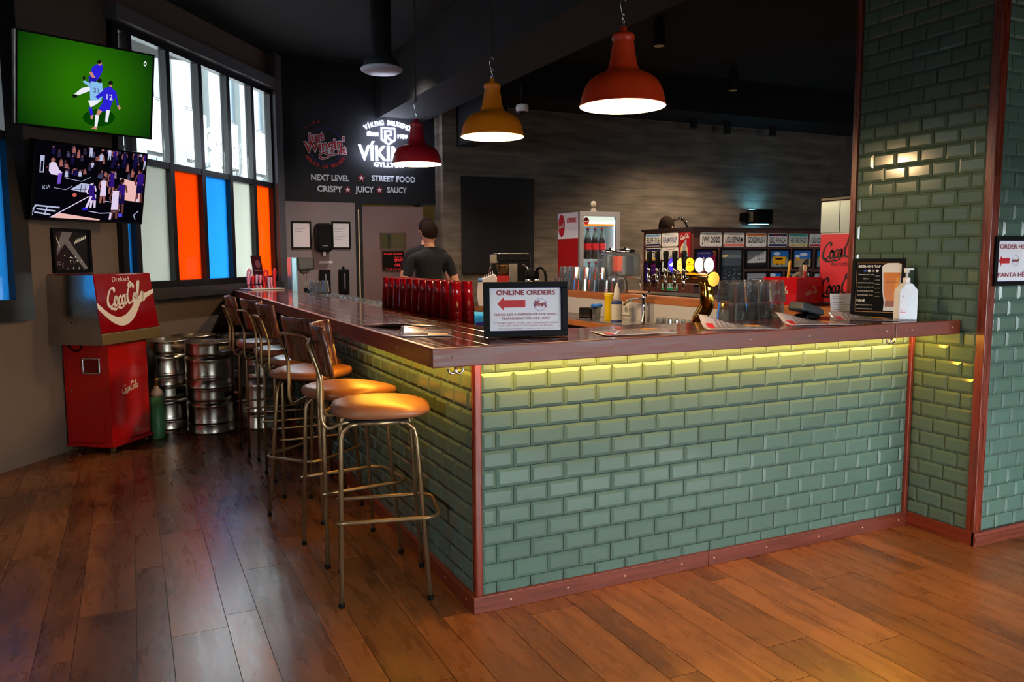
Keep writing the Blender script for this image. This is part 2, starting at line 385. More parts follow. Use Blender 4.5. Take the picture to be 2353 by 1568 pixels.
# other walls
CONC = None
def concrete(name='board_formed_concrete'):
    m = bpy.data.materials.new(name); m.use_nodes = True; nt = m.node_tree; N = nt.nodes; L = nt.links; p = N['Principled BSDF']; p.inputs['Roughness'].default_value = .85
    tc = N.new('ShaderNodeTexCoord'); mp = N.new('ShaderNodeMapping'); mp.inputs['Rotation'].default_value = (PI / 2, 0, 0)
    br = N.new('ShaderNodeTexBrick'); br.inputs['Scale'].default_value = 1; br.inputs['Brick Width'].default_value = 3.4; br.inputs['Row Height'].default_value = .11; br.inputs['Mortar Size'].default_value = .006; br.inputs['Mortar Smooth'].default_value = 1
    br.inputs['Color1'].default_value = lin((120, 109, 97)); br.inputs['Color2'].default_value = lin((108, 98, 88)); br.inputs['Mortar'].default_value = lin((96, 86, 76))
    L.new(tc.outputs['Object'], mp.inputs[0]); L.new(mp.outputs[0], br.inputs['Vector'])
    m2 = N.new('ShaderNodeMapping'); m2.inputs['Scale'].default_value = (1.2, 1, 7); ns = N.new('ShaderNodeTexNoise'); ns.inputs['Scale'].default_value = 1.6; ns.inputs['Detail'].default_value = 8
    L.new(tc.outputs['Object'], m2.inputs[0]); L.new(m2.outputs[0], ns.inputs['Vector'])
    mr = N.new('ShaderNodeMapRange'); mr.inputs[1].default_value = .3; mr.inputs[2].default_value = .7; mr.inputs[3].default_value = .55; mr.inputs[4].default_value = 1.3; L.new(ns.outputs[0], mr.inputs[0])
    mx = N.new('ShaderNodeMix'); mx.data_type = 'RGBA'; mx.blend_type = 'MULTIPLY'; mx.inputs[0].default_value = 1; L.new(br.outputs[0], mx.inputs[6]); L.new(mr.outputs[0], mx.inputs[7]); L.new(mx.outputs[2], p.inputs['Base Color'])
    ad = N.new('ShaderNodeMath'); ad.operation = 'MULTIPLY_ADD'; ad.inputs[1].default_value = .4; L.new(ns.outputs[0], ad.inputs[0]); 
    b = N.new('ShaderNodeBump'); b.inputs['Strength'].default_value = .35; b.inputs['Distance'].default_value = .02; L.new(br.outputs['Color'], ad.inputs[2]); L.new(ad.outputs[0], b.inputs['Height']); L.new(b.outputs[0], p.inputs['Normal']); return m
CONC = concrete()
wb = MB().box((2.235, 6.29, 0), (9, 6.6, CH_)).build('wall_back', CONC); struct(wb)
# menu wall: black upper part, grey lower part, doorway
mw = MB().box((.36, 6.55, 2.04), (2.235, 6.75, CH_)).build('wall_menu', NAVY); struct(mw)
gw = MB().box((.36, 6.552, 0), (1.235, 6.75, 2.04)).build('wall_grey', GREYW); struct(gw)
st = MB().box((1.235, 6.55, 0), (1.315, 6.75, 2.04)).box((2.03, 6.55, 0), (2.06, 6.75, 2.04)).build('trim_1', NAVY); struct(st)
MB().box((1.268, 6.545, .5), (1.282, 6.552, 1.96)).build('edge_strip', M('cream_strip', (205, 190, 150), .5), st)
kb = MB().box((1.2, 8.6, 0), (3.2, 8.7, 2.6)).box((3.1, 6.75, 0), (3.2, 8.6, 2.6)).box((1.1, 6.75, 0), (1.2, 8.7, 2.6)).box((1.1, 6.75, 2.5), (3.2, 8.7, 2.6)).build('wall_kitchen', M('kitchen_wall', (206, 186, 120), .8)); struct(kb)
wc = MB().prism([(.27, 6.47), (.345, 6.40), (.44, 6.55), (.30, 6.6)], 0, CH_).build('wall_corner', M('corner_paint', (92, 92, 98), .8)); struct(wc)
cl = MB().box((-9, -9, CH_), (9, 7.2, CH_ + .2)).build('ceiling', CEIL); struct(cl)
bm_ = MB().box((1.52, .2, 3.02), (2.1, 6.55, CH_)).build('ceiling_beam', M('dark_blue_beam', (13, 13, 18), .8)); struct(bm_)
b2 = MB().box((2.3, 5.55, 3.22), (9, 6.29, CH_)).box((2.42, 5.3, 2.72), (2.62, 6.29, CH_)).build('ceiling_duct', CEIL); struct(b2)
# walls behind the camera: glazed street front and side wall
wr = MB().box((8.8, -9, 0), (9, 6.6, CH_)).build('wall_right', WPAINT); struct(wr)
mb = MB().box((-9, -6.7, 0), (9, -6.5, .4)).box((-9, -6.7, 1.62), (9, -6.5, CH_)).box((-9, -6.7, .4), (-.4, -6.5, 1.62))
for k in range(6): mb.box((-.4 + 1.9 * k, -6.7, .4), (-.2 + 1.9 * k, -6.5, 1.62))
ws = mb.build('wall_street', FRAMEB); struct(ws)
bk = MB().box((-7, -3.9, 1.95), (8.8, -3.6, CH_)).build('added_light_baffle', CEIL); struct(bk)  # unseen slab added to keep street daylight off the upper pier
gr = MB().box((-60, -60, -.6), (60, 60, -.31)).build('ground_outside', M('asphalt', (120, 120, 120), .9)); struct(gr)
# ---------------------------------------------------------------- tiled pier
def tile_mesh(w, h, cache={}):
    k = (round(w, 3), round(h, 3))
    if k not in cache:
        w2, h2 = w - .0022, h - .0022; i = min(.0135, w2 * .3); mb = MB()
        o = [(.0011, .0011), (w2, .0011), (w2, h2), (.0011, h2)]; n = [(i, i), (w2 - i, i), (w2 - i, h2 - i), (i, h2 - i)]
        vs = [(a, b, 0) for a, b in o] + [(a, b, .0035) for a, b in o] + [(a, b, .0095) for a, b in n]
        mb.add(vs, [(8, 9, 10, 11)] + [(q, (q + 1) % 4, 4 + (q + 1) % 4, 4 + q) for q in range(4)] + [(4 + q, 4 + (q + 1) % 4, 8 + (q + 1) % 4, 8 + q) for q in range(4)])
        cache[k] = mb.mesh('tile', TILE)
    return cache[k]
def tiling(parent, loc, right, x0, x1, z0, z1, jx, jz, pw, ph, far=None):
    """running-bond tiles on a vertical face; local x along right, joints at jx (even rows) and heights jz; far(x,z): goes into one joined mesh"""
    r = Vector(right); u = Vector((0, 0, 1)); n = r.cross(u); R = Matrix((r, u, n)).transposed()
    rest = MB(); k0 = math.floor((z0 - jz) / ph); k1 = math.ceil((z1 - jz) / ph)
    for k in range(k0, k1):
        a, b = max(z0, jz + k * ph), min(z1, jz + (k + 1) * ph)
        if b - a < .012: continue
        sh = 0 if k % 2 == 0 else .5; c0 = math.floor((x0 - jx) / pw - sh); c = c0
        while jx + (c + sh) * pw < x1:
            p, q = max(x0, jx + (c + sh) * pw), min(x1, jx + (c + sh + 1) * pw); c += 1
            if q - p < .012: continue
            me = tile_mesh(q - p, b - a)
            M4 = Matrix.Translation(Vector(loc) + r * p + u * a) @ R.to_4x4()
            if far and far((p + q) / 2, (a + b) / 2):
                rest.add([M4 @ v.co for v in me.vertices], [tuple(f.vertices) for f in me.polygons])
            else:
                o = add('tile', me, parent); o.matrix_local = M4
    if rest.v:
        o = rest.build('tiles_beyond', TILE, parent); o['kind'] = 'stuff'
pier = MB().box((2.4495, -.3605, 0), (4.6, .42, CH_)).build('wall_pier', GROUT); struct(pier, 'square pier clad in glossy sage green tiles')
PW, PH = .1415, .0752
tiling(pier, (2.4495, 0, 0), (0, -1, 0), -.405, .335, .06, CH_, -.374, 1.484, PW, PH, far=lambda x, z: z > 2.72)
tiling(pier, (0, -.3605, 0), (1, 0, 0), 2.487, 4.6, .06, CH_, 2.5368, 1.484, PW * .98, PH, far=lambda x, z: z > 2.72 or x > 2.95)
MB().box((2.432, -.378, .06), (2.486, -.334, CH_)).build('corner_trim', MAHOG, pier, bev=.003)
MB().box((2.432, .404, .06), (2.47, .438, CH_)).build('corner_trim', MAHOG, pier, bev=.003)
MB().box((2.425, -.385, 0), (2.44, -.0, .068)).build('baseboard', MAHOGY, pier, bev=.002)
MB().box((2.425, -.39, 0), (4.6, -.37, .068)).build('baseboard', MAHOGX, pier, bev=.002)
MB().box((2.425, -.395, .02), (4.6, -.385, .05)).build('baseboard_rib', MAHOGX, pier, bev=.002)
# ---------------------------------------------------------------- bar
bar = thing('bar_counter', 'long L-shaped bar counter clad in glossy sage green tiles', 'bar counter', (0, 0, 0))
fp = MB().box((.0095, .0095, 0), (2.43, .12, 1.02)).build('front_panel', GROUT, bar)
sp = MB().box((.0096, .12, 0), (.12, 5.9, 1.02)).build('side_panel', GROUT, bar)
tiling(fp, (0, .0095, 0), (1, 0, 0), .024, 2.412, .05, 1.027, .0893, .1065 - .0767, .152, .0767)
tiling(sp, (.0095, 0, 0), (0, -1, 0), -5.85, -.024, .05, 1.027, -.073, .1065 - .0767, .152, .0767, far=lambda x, z: x < -1.86)
MB().box((-.007, -.007, .06), (.026, .026, 1.02)).build('corner_trim', MAHOG, bar, bev=.006)
MB().box((2.408, -.012, .06), (2.431, .02, 1.02)).build('corner_trim', MAHOG, bar, bev=.004)
bb1 = MB().box((-.02, -.02, 0), (1.128, 0, .066)).build('baseboard', MAHOGX, bar, bev=.002)
bb2 = MB().box((1.13, -.02, 0), (2.425, 0, .066)).build('baseboard', MAHOGX, bar, bev=.002)
bb3 = MB().box((-.02, .0, 0), (0, 5.7, .066)).build('baseboard', MAHOGY, bar, bev=.002)
SCR = M('screw_head', (214, 190, 168), .3, .9)
scm = MB().lathe([(.0001, .0025), (.003, .002), (.0045, 0)], 8, caps=False).mesh('screw', SCR)
for x in (.14, .40, .68, .98, 1.16, 1.47, 1.80, 2.10, 2.36): add('screw', scm, bb1 if x < 1.13 else bb2, (x, -.02, .034), (PI / 2, 0, 0))
for y in (.06, .3, .62, .95, 1.3, 1.7): add('screw', scm, bb3, (-.02, y, .036), (0, -PI / 2, 0))
MB().box((.03, -.092, 1.008), (2.4, -.076, 1.0195)).build('led_strip', LEDY, bar)
MB().box((-.092, .03, 1.008), (-.076, 1.5, 1.0195)).build('led_strip', LEDS, bar)
def hook(x, y):
    mb = MB(); mb.lathe([(.016, 0), (.016, -.006), (.008, -.01), (.006, -.022), (.01, -.026), (.0001, -.03)], 12, (x, y, 1.0195))
    for s in (-1, 1): mb.tube(smooth([(x, y, .993), (x + s * .014, y, .988), (x + s * .026, y, .996), (x + s * .029, y, 1.01)], 4), [.0042] * 12 + [.006], 8)
    mb.build('coat_hook', CHROME, bar)
hook(-.155, -.2); hook(2.02, -.2)
# countertop
ct = thing('wooden_countertop', 'glossy dark red-brown wooden bar top with plank boards', 'bar top', (0, 0, 0))
Z0, Z1 = 1.02, 1.085
def yend(x): return 3.47 + (x + 1.85) / .578 * .816 - .03
xb = [-.236 + .0985 * i for i in range(6)]
for i in range(5):
    a, b = xb[i] + .0012, xb[i + 1] - .0012
    MB().prism([(a, -.23), (b, -.23), (b, yend(b)), (a, yend(a))], Z0 + .004, Z1).build('board', TOPY, ct, bev=.002)
yb = [-.23 + .094 * i for i in range(6)]
for i in range(5):
    MB().box((.2585, yb[i] + .0012, Z0 + .004), (2.436, yb[i + 1] - .0012, Z1)).build('board', TOPX, ct, bev=.002)
f1 = MB().box((-.26, -.25, Z0 - .002), (1.99, -.231, Z1 + .001)).build('edge_board', MAHOGX, ct, bev=.003)
f2 = MB().box((1.992, -.25, Z0 - .002), (2.436, -.231, Z1 + .001)).build('edge_board', MAHOGX, ct, bev=.003)
f3 = MB().prism([(-.26, -.2305), (-.237, -.2305), (-.237, yend(-.237)), (-.26, yend(-.26))], Z0 - .002, Z1 + .001).build('edge_board', MAHOGY, ct, bev=.003)
for x in (-.19, .14, .47, .82, 1.13, 1.46, 2.1, 1.93, 2.06, 2.38): add('screw', scm, f1 if x < 1.99 else f2, (x, -.25, 1.052), (PI / 2, 0, 0))
for y in (-.13, .15, .47, .75, 1.1, 1.5, 2, 2.5, 3.1): add('screw', scm, f3, (-.26, y, 1.052), (0, -PI / 2, 0))
# ---------------------------------------------------------------- bar stools
SEATM = M('brown_leather', (150, 96, 64), .38, spec=.5, var=.06, vs=6, bump=.03, bs=180)
WALN = wood('walnut_ply', (62, 28, 16), (124, 66, 36), (10, 10, .8), 5, .3, .3, rnd=.1)
def make_stool():
    t = thing('bar_stool', 'stool', 'bar stool', (0, 0, 0), group='bar stools along the counter')
    r = .0095
    # forward = +x. two side frames (inverted U) at y = +-
    for s in (-1, 1):
        yb, yt = s * .178, s * .135
        def leg(x_b, x_t, sg):
            return [(x_b, yb, .012), (x_t, yt, .67), (x_t - sg * .008, yt, .705), (x_t - sg * .035, yt, .73), (x_t - sg * .07, yt, .735)]
        for xb_, xt_, sg in ((-.178, -.165, -1), (.178, .135, 1)):
            MB().tube(leg(xb_, xt_, sg), r, 10).build('leg', BRONZE, t)
            MB().lathe([(.011, 0), (.0125, .004), (.0125, .016), (.0098, .02)], 10, (xb_, yb, 0)).build('foot_cap', BLACK, t)
        MB().tube([(-.1, yt, .735), (.07, yt, .735)], r, 10).build('side_rail', BRONZE, t)
    MB().box((-.13, -.14, .742), (.10, .14, .748)).tube([(-.06, -.13, .736), (-.06, .13, .736)], .008, 6).tube([(.05, -.13, .736), (.05, .13, .736)], .008, 6).lathe([(.07, .748), (.075, .752), (.075, .757)], 20).build('mounting_plate', BLACK, t)
    # footrest: bar round the front, ends at the rear legs
    def xs_(z, b, tp): return b + (tp - b) * z / .67
    zf = .342; yl = .178 - .043 * zf / .67 + .012
    pts = smooth([(-.19, -yl, zf), (.1, -yl, zf), (.175, -yl, zf), (.215, -yl + .03, zf), (.225, -yl + .07, zf), (.225, 0, zf), (.225, yl - .07, zf), (.215, yl - .03, zf), (.175, yl, zf), (.1, yl, zf), (-.19, yl, zf)], 4)
    MB().tube(pts, .0085, 8).build('footrest', BRONZE, t)
    # seat
    n = 28; prof = [(.55, .757), (.9, .757), (.985, .768), (1.0, .782), (.97, .797), (.85, .806), (.6, .811), (.3, .812), (.001, .812)]
    mb = MB(); vs = []
    for q, z in prof:
        for i in range(n):
            a = 2 * PI * i / n; ca, sa = math.cos(a), math.sin(a); e = .72
            x = .205 * math.copysign(abs(ca) ** e, ca); y = .2 * math.copysign(abs(sa) ** e, sa) * (1 - .1 * (-ca))
            vs.append((q * x, q * y, z + (.012 * ca * q if z > .78 else 0) * -1 * (ca > 0)))
    fs = [(j * n + i, j * n + (i + 1) % n, (j + 1) * n + (i + 1) % n, (j + 1) * n + i) for j in range(len(prof) - 1) for i in range(n)]
    fs.append(tuple(range(n - 1, -1, -1))); mb.add(vs, fs, True)
    mb.build('seat', SEATM, t)
    # back frame: tube under the seat, up behind it, across the back of the wood
    h = .125
    up = lambda s: [(-.02, s * .1, .745), (-.15, s * h, .74), (-.205, s * h, .722), (-.228, s * h, .735), (-.238, s * h, .77), (-.237, s * h, .86), (-.24, s * h, .93), (-.268, s * h, 1.02), (-.277, s * (h - .01), 1.045)]
    P = smooth(up(-1) + [(-.28, -h + .035, 1.056), (-.28, h - .035, 1.056)] + up(1)[::-1], 4)
    MB().tube(P, .008, 8).build('back_frame', BRONZE, t)
    # curved plywood backrest
    mb = MB(); nx = 14; vs = []; zs = [.93, .945, 1.0, 1.06, 1.115, 1.13]
    for side in (0, 1):
        for z in zs:
            for i in range(nx + 1):
                y = -.2 + .4 * i / nx; k = (y / .2) ** 2
                edge = (z in (.93, 1.13)); yy = y * (.965 if edge else 1)
                x = -.255 + .05 * k - .2 * (z - 1.0) * .9 + side * .012
                vs.append((x, yy, z))
    W_ = nx + 1; H_ = len(zs); fs = []
    for side in (0, 1):
        o = side * W_ * H_
        for j in range(H_ - 1):
            for i in range(nx):
                q = (o + j * W_ + i, o + j * W_ + i + 1, o + (j + 1) * W_ + i + 1, o + (j + 1) * W_ + i); fs.append(q if side else q[::-1])
    o = W_ * H_
    for i in range(nx): fs.append((i, i + 1, o + i + 1, o + i)); fs.append(((H_ - 1) * W_ + i + 1, (H_ - 1) * W_ + i, o + (H_ - 1) * W_ + i, o + (H_ - 1) * W_ + i + 1))
    for j in range(H_ - 1):
        fs.append(((j + 1) * W_, j * W_, o + j * W_, o + (j + 1) * W_)); fs.append((j * W_ + nx, (j + 1) * W_ + nx, o + (j + 1) * W_ + nx, o + j * W_ + nx))
    mb.add(vs, fs, True); w = mb.build('backrest', WALN, t)
    for s in (-1, 1):
        for z, x in ((.985, -.262), (1.02, -.272)):
            MB().ball((x, s * h, z), .005, 8, 6).build('bolt', CHROME, w)
    return t
stool = make_stool()
spots = [(-.257, .408, -13, 0, 'brown leather bar stool nearest the corner of the tiled counter'),
         (-.271, .904, 6, 14, 'second bar stool from the counter corner, turned to show its wooden back'),
         (-.30, 1.57, 221, 0, 'backless bar stool turned round with its footrest towards the room'),
         (-.24, 2.07, 0, 2, 'fourth bar stool from the counter corner, beside the turned-round stool'),
         (-.255, 2.665, 0, 10, 'fifth bar stool from the counter corner, in front of the kegs'),
         (-.305, 3.2, 3, -4, 'farthest bar stool from the counter corner, nearest the stacked kegs')]
for i, (x, y, a, a2, lab) in enumerate(spots):
    o = place(stool, (x, y, 0), math.radians(a), lab, first=(i == 0))
    if i == 2:
        for c in kids(o):
            if c.name.split('.')[0] in ('backrest', 'back_frame'):
                for q in kids(c): bpy.data.objects.remove(q)
                bpy.data.objects.remove(c)
    if a2:
        for c in kids(o):
            if c.name.split('.')[0] in ('seat', 'backrest', 'back_frame'): c.rotation_euler.z = math.radians(a2)
class Print:
    """flat printed picture: many coloured polygons in one mesh, each a hair above the last"""
    def __init__(s, fn=None, z=.0012, dz=.00006): s.mb = MB(); s.mats = []; s.z = z; s.dz = dz; s.fn = fn or (lambda x, y: (x, y))
    def c(s, mat):
        if mat not in s.mats: s.mats.append(mat)
        s.mb.cur = s.mats.index(mat)
    def p(s, mat, pts):
        s.c(mat); s.mb.add([s.fn(*q) + (s.z,) for q in pts], [tuple(range(len(pts)))]); s.z += s.dz; return s
    def r(s, mat, x0, y0, x1, y1): return s.p(mat, [(x0, y0), (x1, y0), (x1, y1), (x0, y1)])
    def e(s, mat, cx, cy, rx, ry=None, n=14):
        ry = ry or rx; return s.p(mat, [(cx + rx * math.cos(2 * PI * i / n), cy + ry * math.sin(2 * PI * i / n)) for i in range(n)])
    def l(s, mat, pts, w):
        for a, b in zip(pts[:-1], pts[1:]):
            dx, dy = b[0] - a[0], b[1] - a[1]; L = math.hypot(dx, dy) or 1; nx, ny = -dy / L * w / 2, dx / L * w / 2
            s.p(mat, [(a[0] + nx, a[1] + ny), (a[0] - nx, a[1] - ny), (b[0] - nx, b[1] - ny), (b[0] + nx, b[1] + ny)])
        return s
    def done(s, parent, name='picture'): return s.mb.build(name, s.mats, parent)
def frame_bars(parent, x0, y0, x1, y1, w, d, mat, name='frame', z0=-.004):
    mb = MB(); mb.box((x0, y0, z0), (x1, y0 + w, d)).box((x0, y1 - w, z0), (x1, y1, d)).box((x0, y0 + w, z0), (x0 + w, y1 - w, d)).box((x1 - w, y0 + w, z0), (x1, y1 - w, d))
    return mb.build(name, mat, parent, bev=.002)
EMC = {}
def EM(rgb, s=.76): return emit('screen_%d_%d_%d_%d' % (rgb + (int(s * 100),)), rgb, s)
# ---------------------------------------------------------------- televisions
def tv(name, label, s, off, yaw, w, h, tilt, z):
    r = Vector((math.sin(yaw), math.cos(yaw), 0)); n = Vector((math.cos(yaw), -math.sin(yaw), 0))
    up = n * math.sin(tilt) + Vector((0, 0, math.cos(tilt)))
    loc = Vector((-1.85, 3.47, z)) + wd * s + Vector((wd.y, -wd.x, 0)) * off
    t = plane_root(name, label, 'television', loc, r, up, group='wall screens')
    MB().box((0, 0, -.05), (w, h, -.012)).build('casing', BLACK, t, bev=.004)
    frame_bars(t, 0, 0, w, h, .012, .004, BLACK, 'bezel', z0=-.012)
    return t
t1 = tv('television', 'upper wall screen showing football players on a green pitch', -.079, .12, 1.133, .895, .592, .178, 2.261)
MB().box((-.004, .01, -.05), (.0, .582, .0)).build('silver_edge', STEEL, t1)
m = bpy.data.materials.new('football_pitch_screen'); m.use_nodes = True; N = m.node_tree.nodes; L = m.node_tree.links; N.remove(N['Principled BSDF'])
tc = N.new('ShaderNodeTexCoord'); mp = N.new('ShaderNodeMapping'); mp.inputs['Location'].default_value = (-.54, -.56, 0); mp.inputs['Scale'].default_value = (1.05, 1.15, 1)
gr_ = N.new('ShaderNodeTexGradient'); gr_.gradient_type = 'SPHERICAL'; cr = N.new('ShaderNodeValToRGB')
cr.color_ramp.elements[0].color = lin((6, 44, 6)); cr.color_ramp.elements[1].color = lin((38, 104, 4)); cr.color_ramp.elements[0].position = .42; cr.color_ramp.elements[1].position = .86
e = N.new('ShaderNodeEmission'); e.inputs[1].default_value = .76
mp.inputs['Scale'].default_value = (1.1, 1.1, 1); mp.inputs['Location'].default_value = (-.45 * 1.1, -.30 * 1.1, 0)
L.new(tc.outputs['Object'], mp.inputs[0]); L.new(mp.outputs[0], gr_.inputs[0]); L.new(gr_.outputs[0], cr.inputs[0]); L.new(cr.outputs[0], e.inputs[0]); L.new(e.outputs[0], N['Material Output'].inputs[0])
sc1 = MB().add([(.012, .012, -.002), (.883, .012, -.002), (.883, .58, -.002), (.012, .58, -.002)], [(0, 1, 2, 3)]).build('screen', m, t1)
def f1_(x, y):
    u = (x - 105) / 880; t = 172 + 186 * u; b = 803 + 92 * u; return (.012 + .871 * u, .58 - .568 * (y - t) / (b - t))
P = Print(f1_, z=-.0015, dz=.00003)
bl, lb, wh, sk, dk = EM((40, 30, 200)), EM((130, 180, 225)), EM((225, 225, 235)), EM((190, 130, 110)), EM((20, 16, 20))
P.e(EM((6, 60, 4)), 620, 760, 110, 60)
P.p(wh, [(550, 548), (562, 575), (480, 608), (452, 602), (500, 560)]).p(dk, [(440, 605), (468, 600), (475, 620), (448, 628)])
P.p(bl, [(568, 416), (596, 400), (632, 402), (640, 430), (626, 470), (604, 505), (548, 512), (560, 450)]).e(sk, 618, 392, 13, 17).e(dk, 614, 384, 15, 14).p(sk, [(546, 452), (564, 448), (600, 505), (584, 518)])
P.p(EM((30, 22, 150)), [(543, 480), (600, 495), (592, 530), (548, 522)])
P.p(lb, [(505, 515), (520, 508), (560, 528), (552, 552)]).e(dk, 515, 490, 8, 16).p(lb, [(560, 512), (636, 525), (642, 600), (632, 645), (558, 640), (554, 560)]).e(dk, 618, 510, 15)
P.p(wh, [(543, 642), (634, 640), (602, 668), (562, 690)]).p(bl, [(546, 688), (570, 690), (582, 742), (566, 750)]).p(sk, [(562, 745), (584, 740), (576, 772), (564, 770)])
P.e(dk, 693, 526, 16).p(sk, [(684, 538), (704, 538), (702, 552), (686, 552)]).p(bl, [(645, 565), (690, 548), (733, 585), (738, 612), (706, 656), (643, 656)]).p(bl, [(640, 578), (662, 600), (606, 634), (592, 616)])
P.p(bl, [(718, 588), (736, 606), (752, 675), (742, 682)]).p(sk, [(740, 680), (754, 674), (770, 696), (756, 706)])
P.p(bl, [(643, 654), (706, 654), (692, 712), (640, 716), (616, 700)]).p(sk, [(612, 700), (640, 716), (618, 746), (598, 744)]).p(wh, [(595, 740), (620, 744), (608, 824), (590, 822)]).p(wh, [(666, 706), (692, 710), (680, 790), (662, 788)])
P.p(sk, [(566, 834), (592, 820), (610, 826), (604, 842)]).e(wh, 931, 404, 11, 16).e(EM((30, 100, 20)), 931, 404, 6, 9)
P.done(sc1, 'screen_print')
a, b = f1_(683, 622); txt('12', a, b, .036, wh, sc1, z=.0016); a, b = f1_(597, 577); txt('33', a, b, .03, INK if False else EM((20, 30, 90)), sc1, z=.0016)
t2 = tv('television', 'lower wall screen showing a basketball game with crowd', .038, .08, .931, .854, .531, .202, 1.658)
sc2 = MB().add([(.012, .012, -.002), (.842, .012, -.002), (.842, .519, -.002), (.012, .519, -.002)], [(0, 1, 2, 3)]).build('screen', EM((5, 4, 10)), t2)
def f2_(x, y):
    u = (x - 75) / 1860; t = 62 + 240 * u; b = 1370 + 100 * u; return (.012 + .83 * min(max(u, 0), 1), .519 - .507 * min(max((y - t) / (b - t), 0), 1))
P = Print(f2_, z=-.0015, dz=.00002)
pk = EM((226, 176, 170)); pu = EM((44, 20, 110)); wj = EM((214, 196, 226)); s2 = EM((150, 90, 84)); s3 = EM((90, 50, 50)); hr = EM((16, 8, 12)); gy = EM((170, 175, 205)); nv = EM((20, 14, 60))
P.p(pk, [(1480, 690), (1940, 800), (1900, 1120), (1580, 1075), (1540, 800)]).p(pk, [(360, 1365), (500, 1285), (1180, 1405), (1180, 1425)])
P.l(wj, [(360, 1362), (960, 1010)], 16).l(gy, [(980, 1260), (1180, 1300), (1360, 1295), (1530, 1245)], 14).l(gy, [(1250, 1090), (1380, 1110)], 12).l(gy, [(570, 690), (830, 745), (980, 670)], 8).l(gy, [(390, 850), (580, 885), (680, 820)], 8).l(gy, [(1880, 1270), (1790, 1340), (1830, 1420)], 14)
for k in range(3): P.l(gy, [(110 + 30 * k - 60 * (k == 2), 1150 + 60 * k), (500 - 70 * k, 1195 + 60 * k)], 26).l(gy, [(140 - 35 * k, 1150 + 60 * k), (80, 1215 + 55 * k)], 22)
P.l(gy, [(300, 1180), (270, 1320)], 20)
P.p(gy, [(650, 880), (830, 770), (1000, 800), (930, 930), (800, 920)]).l(EM((5, 4, 10)), [(720, 880), (960, 880)], 10).l(EM((5, 4, 10)), [(830, 800), (820, 920)], 10).l(EM((5, 4, 10)), [(900, 800), (890, 920)], 8)
random.seed(3)
for k in range(60):
    x = random.uniform(120, 1900); y = random.uniform(140, 640)
    if x < 250 and y > 280: continue
    c_ = random.choice([nv, hr, EM((40, 34, 60)), gy, s2, EM((60, 60, 90))]); h_ = random.uniform(40, 110)
    P.p(c_, [(x - 22, y), (x + 22, y), (x + 30, y + h_), (x - 26, y + h_)]).e(random.choice([s2, s3]), x, y - 16, 15)
def fig(x, y, h, tc_, lc, skn, lean=0, bare=True):
    """simple standing player: y = feet, h = height"""
    P.p(skn if bare else lc, [(x - .09 * h, y - .48 * h), (x + .09 * h, y - .48 * h), (x + .1 * h, y), (x + .03 * h, y), (x, y - .4 * h), (x - .05 * h, y), (x - .12 * h, y)])
    P.p(lc, [(x - .1 * h + lean, y - .56 * h), (x + .1 * h + lean, y - .56 * h), (x + .11 * h, y - .27 * h), (x - .11 * h, y - .27 * h)])
    P.p(tc_, [(x - .1 * h + lean, y - .83 * h), (x + .1 * h + lean, y - .83 * h), (x + .095 * h + lean, y - .5 * h), (x - .095 * h + lean, y - .5 * h)])
    P.l(skn, [(x - .11 * h + lean, y - .8 * h), (x - .17 * h + lean, y - .62 * h), (x - .12 * h + lean, y - .5 * h)], .05 * h).l(skn, [(x + .11 * h + lean, y - .8 * h), (x + .16 * h + lean, y - .6 * h)], .05 * h)
    P.e(skn, x + lean, y - .9 * h, .055 * h, .07 * h).e(hr, x + lean, y - .94 * h, .058 * h, .05 * h)
for a in ((950, 330, 250, gy, gy), (1130, 560, 330, gy, hr), (1270, 380, 260, wj, gy), (1360, 470, 300, pu, nv), (1540, 520, 300, nv, nv), (1740, 540, 330, nv, nv), (1930, 560, 300, pu, gy)): fig(a[0], a[1], a[2], a[3], a[4], s2, bare=False)
P.r(gy, 150, 300, 215, 590).r(EM((5, 4, 10)), 165, 390, 200, 570)
P.p(wj, [(290, 440), (340, 395), (400, 430), (450, 540), (500, 590), (480, 640), (330, 620), (290, 560)]).e(s2, 345, 375, 30, 36).p(EM((110, 70, 190)), [(440, 600), (500, 600), (480, 780), (430, 790)])
fig(1200, 1120, 470, wj, wj, s2); fig(1340, 960, 430, pu, pu, s2); fig(1040, 1200, 470, pu, pu, wj, lean=-40); P.l(wj, [(1000, 1000), (930, 1200)], 40).l(bl, [(870, 1220), (950, 1215)], 44)
fig(1530, 1300, 600, pu, nv, s3); fig(1425, 1400, 590, wj, wj, s3); fig(1860, 1120, 600, pu, nv, s3); P.l(wj, [(1360, 1290), (1350, 1410)], 36).l(EM((80, 70, 200)), [(1500, 1340), (1570, 1330)], 60).e(EM((190, 90, 80)), 720, 975, 36).l(wj, [(1820, 1060), (1830, 1110)], 40)
P.done(sc2, 'screen_print')
a, b = f2_(262, 840); txt('KIA', a, b, .024, gy, sc2, rot=.25, z=.002, shear=.2)
MB().box((.3, .1, -.16), (.55, .42, -.05)).build('wall_bracket', BLACK, t1); MB().box((.3, .1, -.12), (.55, .4, -.05)).build('wall_bracket', BLACK, t2)
